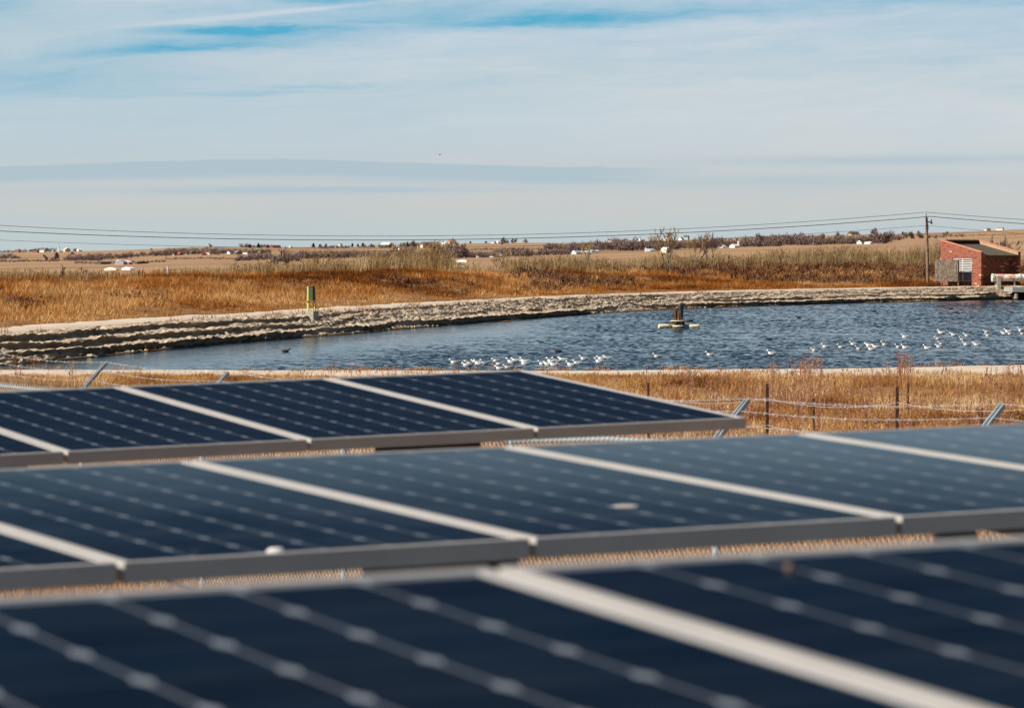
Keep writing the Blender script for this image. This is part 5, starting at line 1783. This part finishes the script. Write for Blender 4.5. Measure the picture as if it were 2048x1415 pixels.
ROWS = [row_matrix((-1.6838, 13.569, -.7785), (.8794, .4756, .0195), (-.4757, .8767, .0718)),
        row_matrix((-.8398, 7.7058, -.6803), (.8768, .4808, .0122), (-.4809, .8759, .0386)),
        row_matrix((.926, 2.5444, -.5103), (.874, .4858, .009), (-.4853, .8719, .0662))]
GR = ['panels of the far row', 'panels of the middle row', 'panels of the nearest row']
LAB = [{-1: 'dark blue solar panel at the left edge of the far row, largely cut off', 0: 'dark blue solar panel in the far row, third from its right end', 1: 'dark blue solar panel in the far row, second from its right end', 2: 'dark blue solar panel ending the far row, its right corner free before the fence'},
       {-1: 'solar panel at the lower left edge of the middle row, mostly out of the picture', 0: 'middle row solar panel with a white dropping on its near edge', 1: 'middle row solar panel with a pale grey streak on its glass', 2: 'middle row solar panel second from the right edge of the picture', 3: 'solar panel cut off by the right edge in the middle row'},
       {-1: 'blurred solar panel in the nearest row, left of its pale frame bar', 0: 'blurred solar panel in the nearest row, right of its pale frame bar'}]
for r_i, (M_, labs) in enumerate(zip(ROWS, LAB)):
    for i, lab in labs.items():
        panel(M_, i, lab, GR[r_i])

# racks under the rows: dark posts and rails
for r_i, (M_, labs, pw_, posts, lab) in enumerate(zip(ROWS, LAB, (.24, .11, .12), ((-.06, 1.92), (-.62, 1.13, 2.9), (-.5, .6)), ('dark steel rack carrying the far row of panels', 'dark steel rack carrying the middle row of panels', 'dark steel rack under the nearest row of panels'))):
    lo, hi = min(labs) * PITCH, (max(labs) + 1) * PITCH
    O = M_.translation + M_.to_3x3() @ Vector(((lo + hi) / 2, .98, 0))
    base = Vector((O.x, O.y, gz(O.x, O.y)))
    rk = empty('panel_rack', base)
    for b_ in (.42, 1.53):
        mb = MB().box(lo + .02, hi - .02, b_ - .02, b_ + .02, -FH - .045, -FH - .003)
        mb.v = [tuple((M_ @ Vector(v)) - base) for v in mb.v]
        mb.build('rail', MAT['rack_dark'], rk)
    for a_ in posts:
        p0 = M_ @ Vector((a_, .98, -FH - .10))
        g = gz(p0.x, p0.y)
        q = p0 - base
        R3 = M_.to_3x3().to_4x4()
        mb = MB().box(q.x - pw_ / 2, q.x + pw_ / 2, q.y - .06, q.y + .06, g - base.z - .3, q.z - .04)
        mb.build('post', MAT['rack_dark'], rk)
        mb = MB().box(a_ - .04, a_ + .04, .35, 1.60, -FH - .115, -FH - .046)
        mb.v = [tuple((M_ @ Vector(v)) - base) for v in mb.v]
        mb.build('cross_beam', MAT['rack_dark'], rk)
    if r_i == 1:
        p0 = M_ @ Vector((-.12, 1.25, -FH - .05))
        q = p0 - base
        MB().box(q.x - .17, q.x + .17, q.y - .05, q.y + .05, q.z - .22, q.z).build('junction_box', MAT['rack_dark'], rk)
    tag(rk, lab, 'rack', 'steel racks under the panels')


# droppings and a loose cable
def blob(name, M_, a_, b_, rx, ry, rz, mat, label):
    n = 12
    vs = [(math.cos(j * 6.283 / n) * rx * random.uniform(.85, 1.1), math.sin(j * 6.283 / n) * ry * random.uniform(.85, 1.1), 0) for j in range(n)]
    vs += [(x * .6, y * .6, rz) for x, y, z in vs]
    mb = MB().add(vs, [tuple(range(n, 2 * n))] + [(j, (j + 1) % n, n + (j + 1) % n, n + j) for j in range(n)], True)
    o = mb.build(name, MAT[mat])
    o.matrix_world = M_ @ Matrix.Translation((a_, b_, .0))
    tag(o, label, 'dropping', 'bird droppings on the panels')


def on_panel(r_i, u, y):
    """row coordinates where the sight line through (u, y) meets the row's plane"""
    M_ = ROWS[r_i]
    d = Vector(((u - CU) / F, 1, -(y - HZ) / F))
    o_ = Vector((0, 0, EYE))
    n_ = M_.to_3x3() @ Vector((0, 0, 1))
    t_ = (M_.translation - o_).dot(n_) / d.dot(n_)
    q_ = M_.inverted() @ (o_ + d * t_)
    return q_.x, q_.y


a_, b_ = on_panel(1, 551, 1103)
blob('bird_dropping', ROWS[1], a_, b_, .024, .010, .008, 'dropping', 'white bird dropping on the near frame edge of the middle row')
a_, b_ = on_panel(1, 1250, 1010)
blob('bird_dropping', ROWS[1] @ Matrix.Translation((0, 0, -.002)), a_, b_, .036, .03, .002, 'dropping_grey', 'pale grey smeared dropping on the glass of the middle row')
a_, b_ = on_panel(2, 1580, 1133)
blob('bird_dropping', ROWS[2] @ Matrix.Translation((0, 0, -.002)), a_, b_, .006, .006, .006, 'dropping_brown', 'small brown speck blurred on the nearest row near its far edge')
a_, b_ = on_panel(1, 390, 1102)
blob('bird_dropping', ROWS[1] @ Matrix.Translation((0, 0, -.002)), a_, b_, .010, .012, .002, 'rack_dark', 'small dark speck on the glass near the middle row front edge')
A_, B_ = at(312, 1156, 9.4), at(392, 1177, 8.8)
pts = [A_ + Vector((-.35, .3, .0)), A_, A_.lerp(B_, .5) + Vector((0, 0, -.002)), B_, B_ + Vector((.25, -.1, -.06))]
tag(MB().tube(pts, .0028, 6).build('loose_cable', MAT['house_white']), 'thin pale cable hanging under the near edge of the middle row', 'cable')
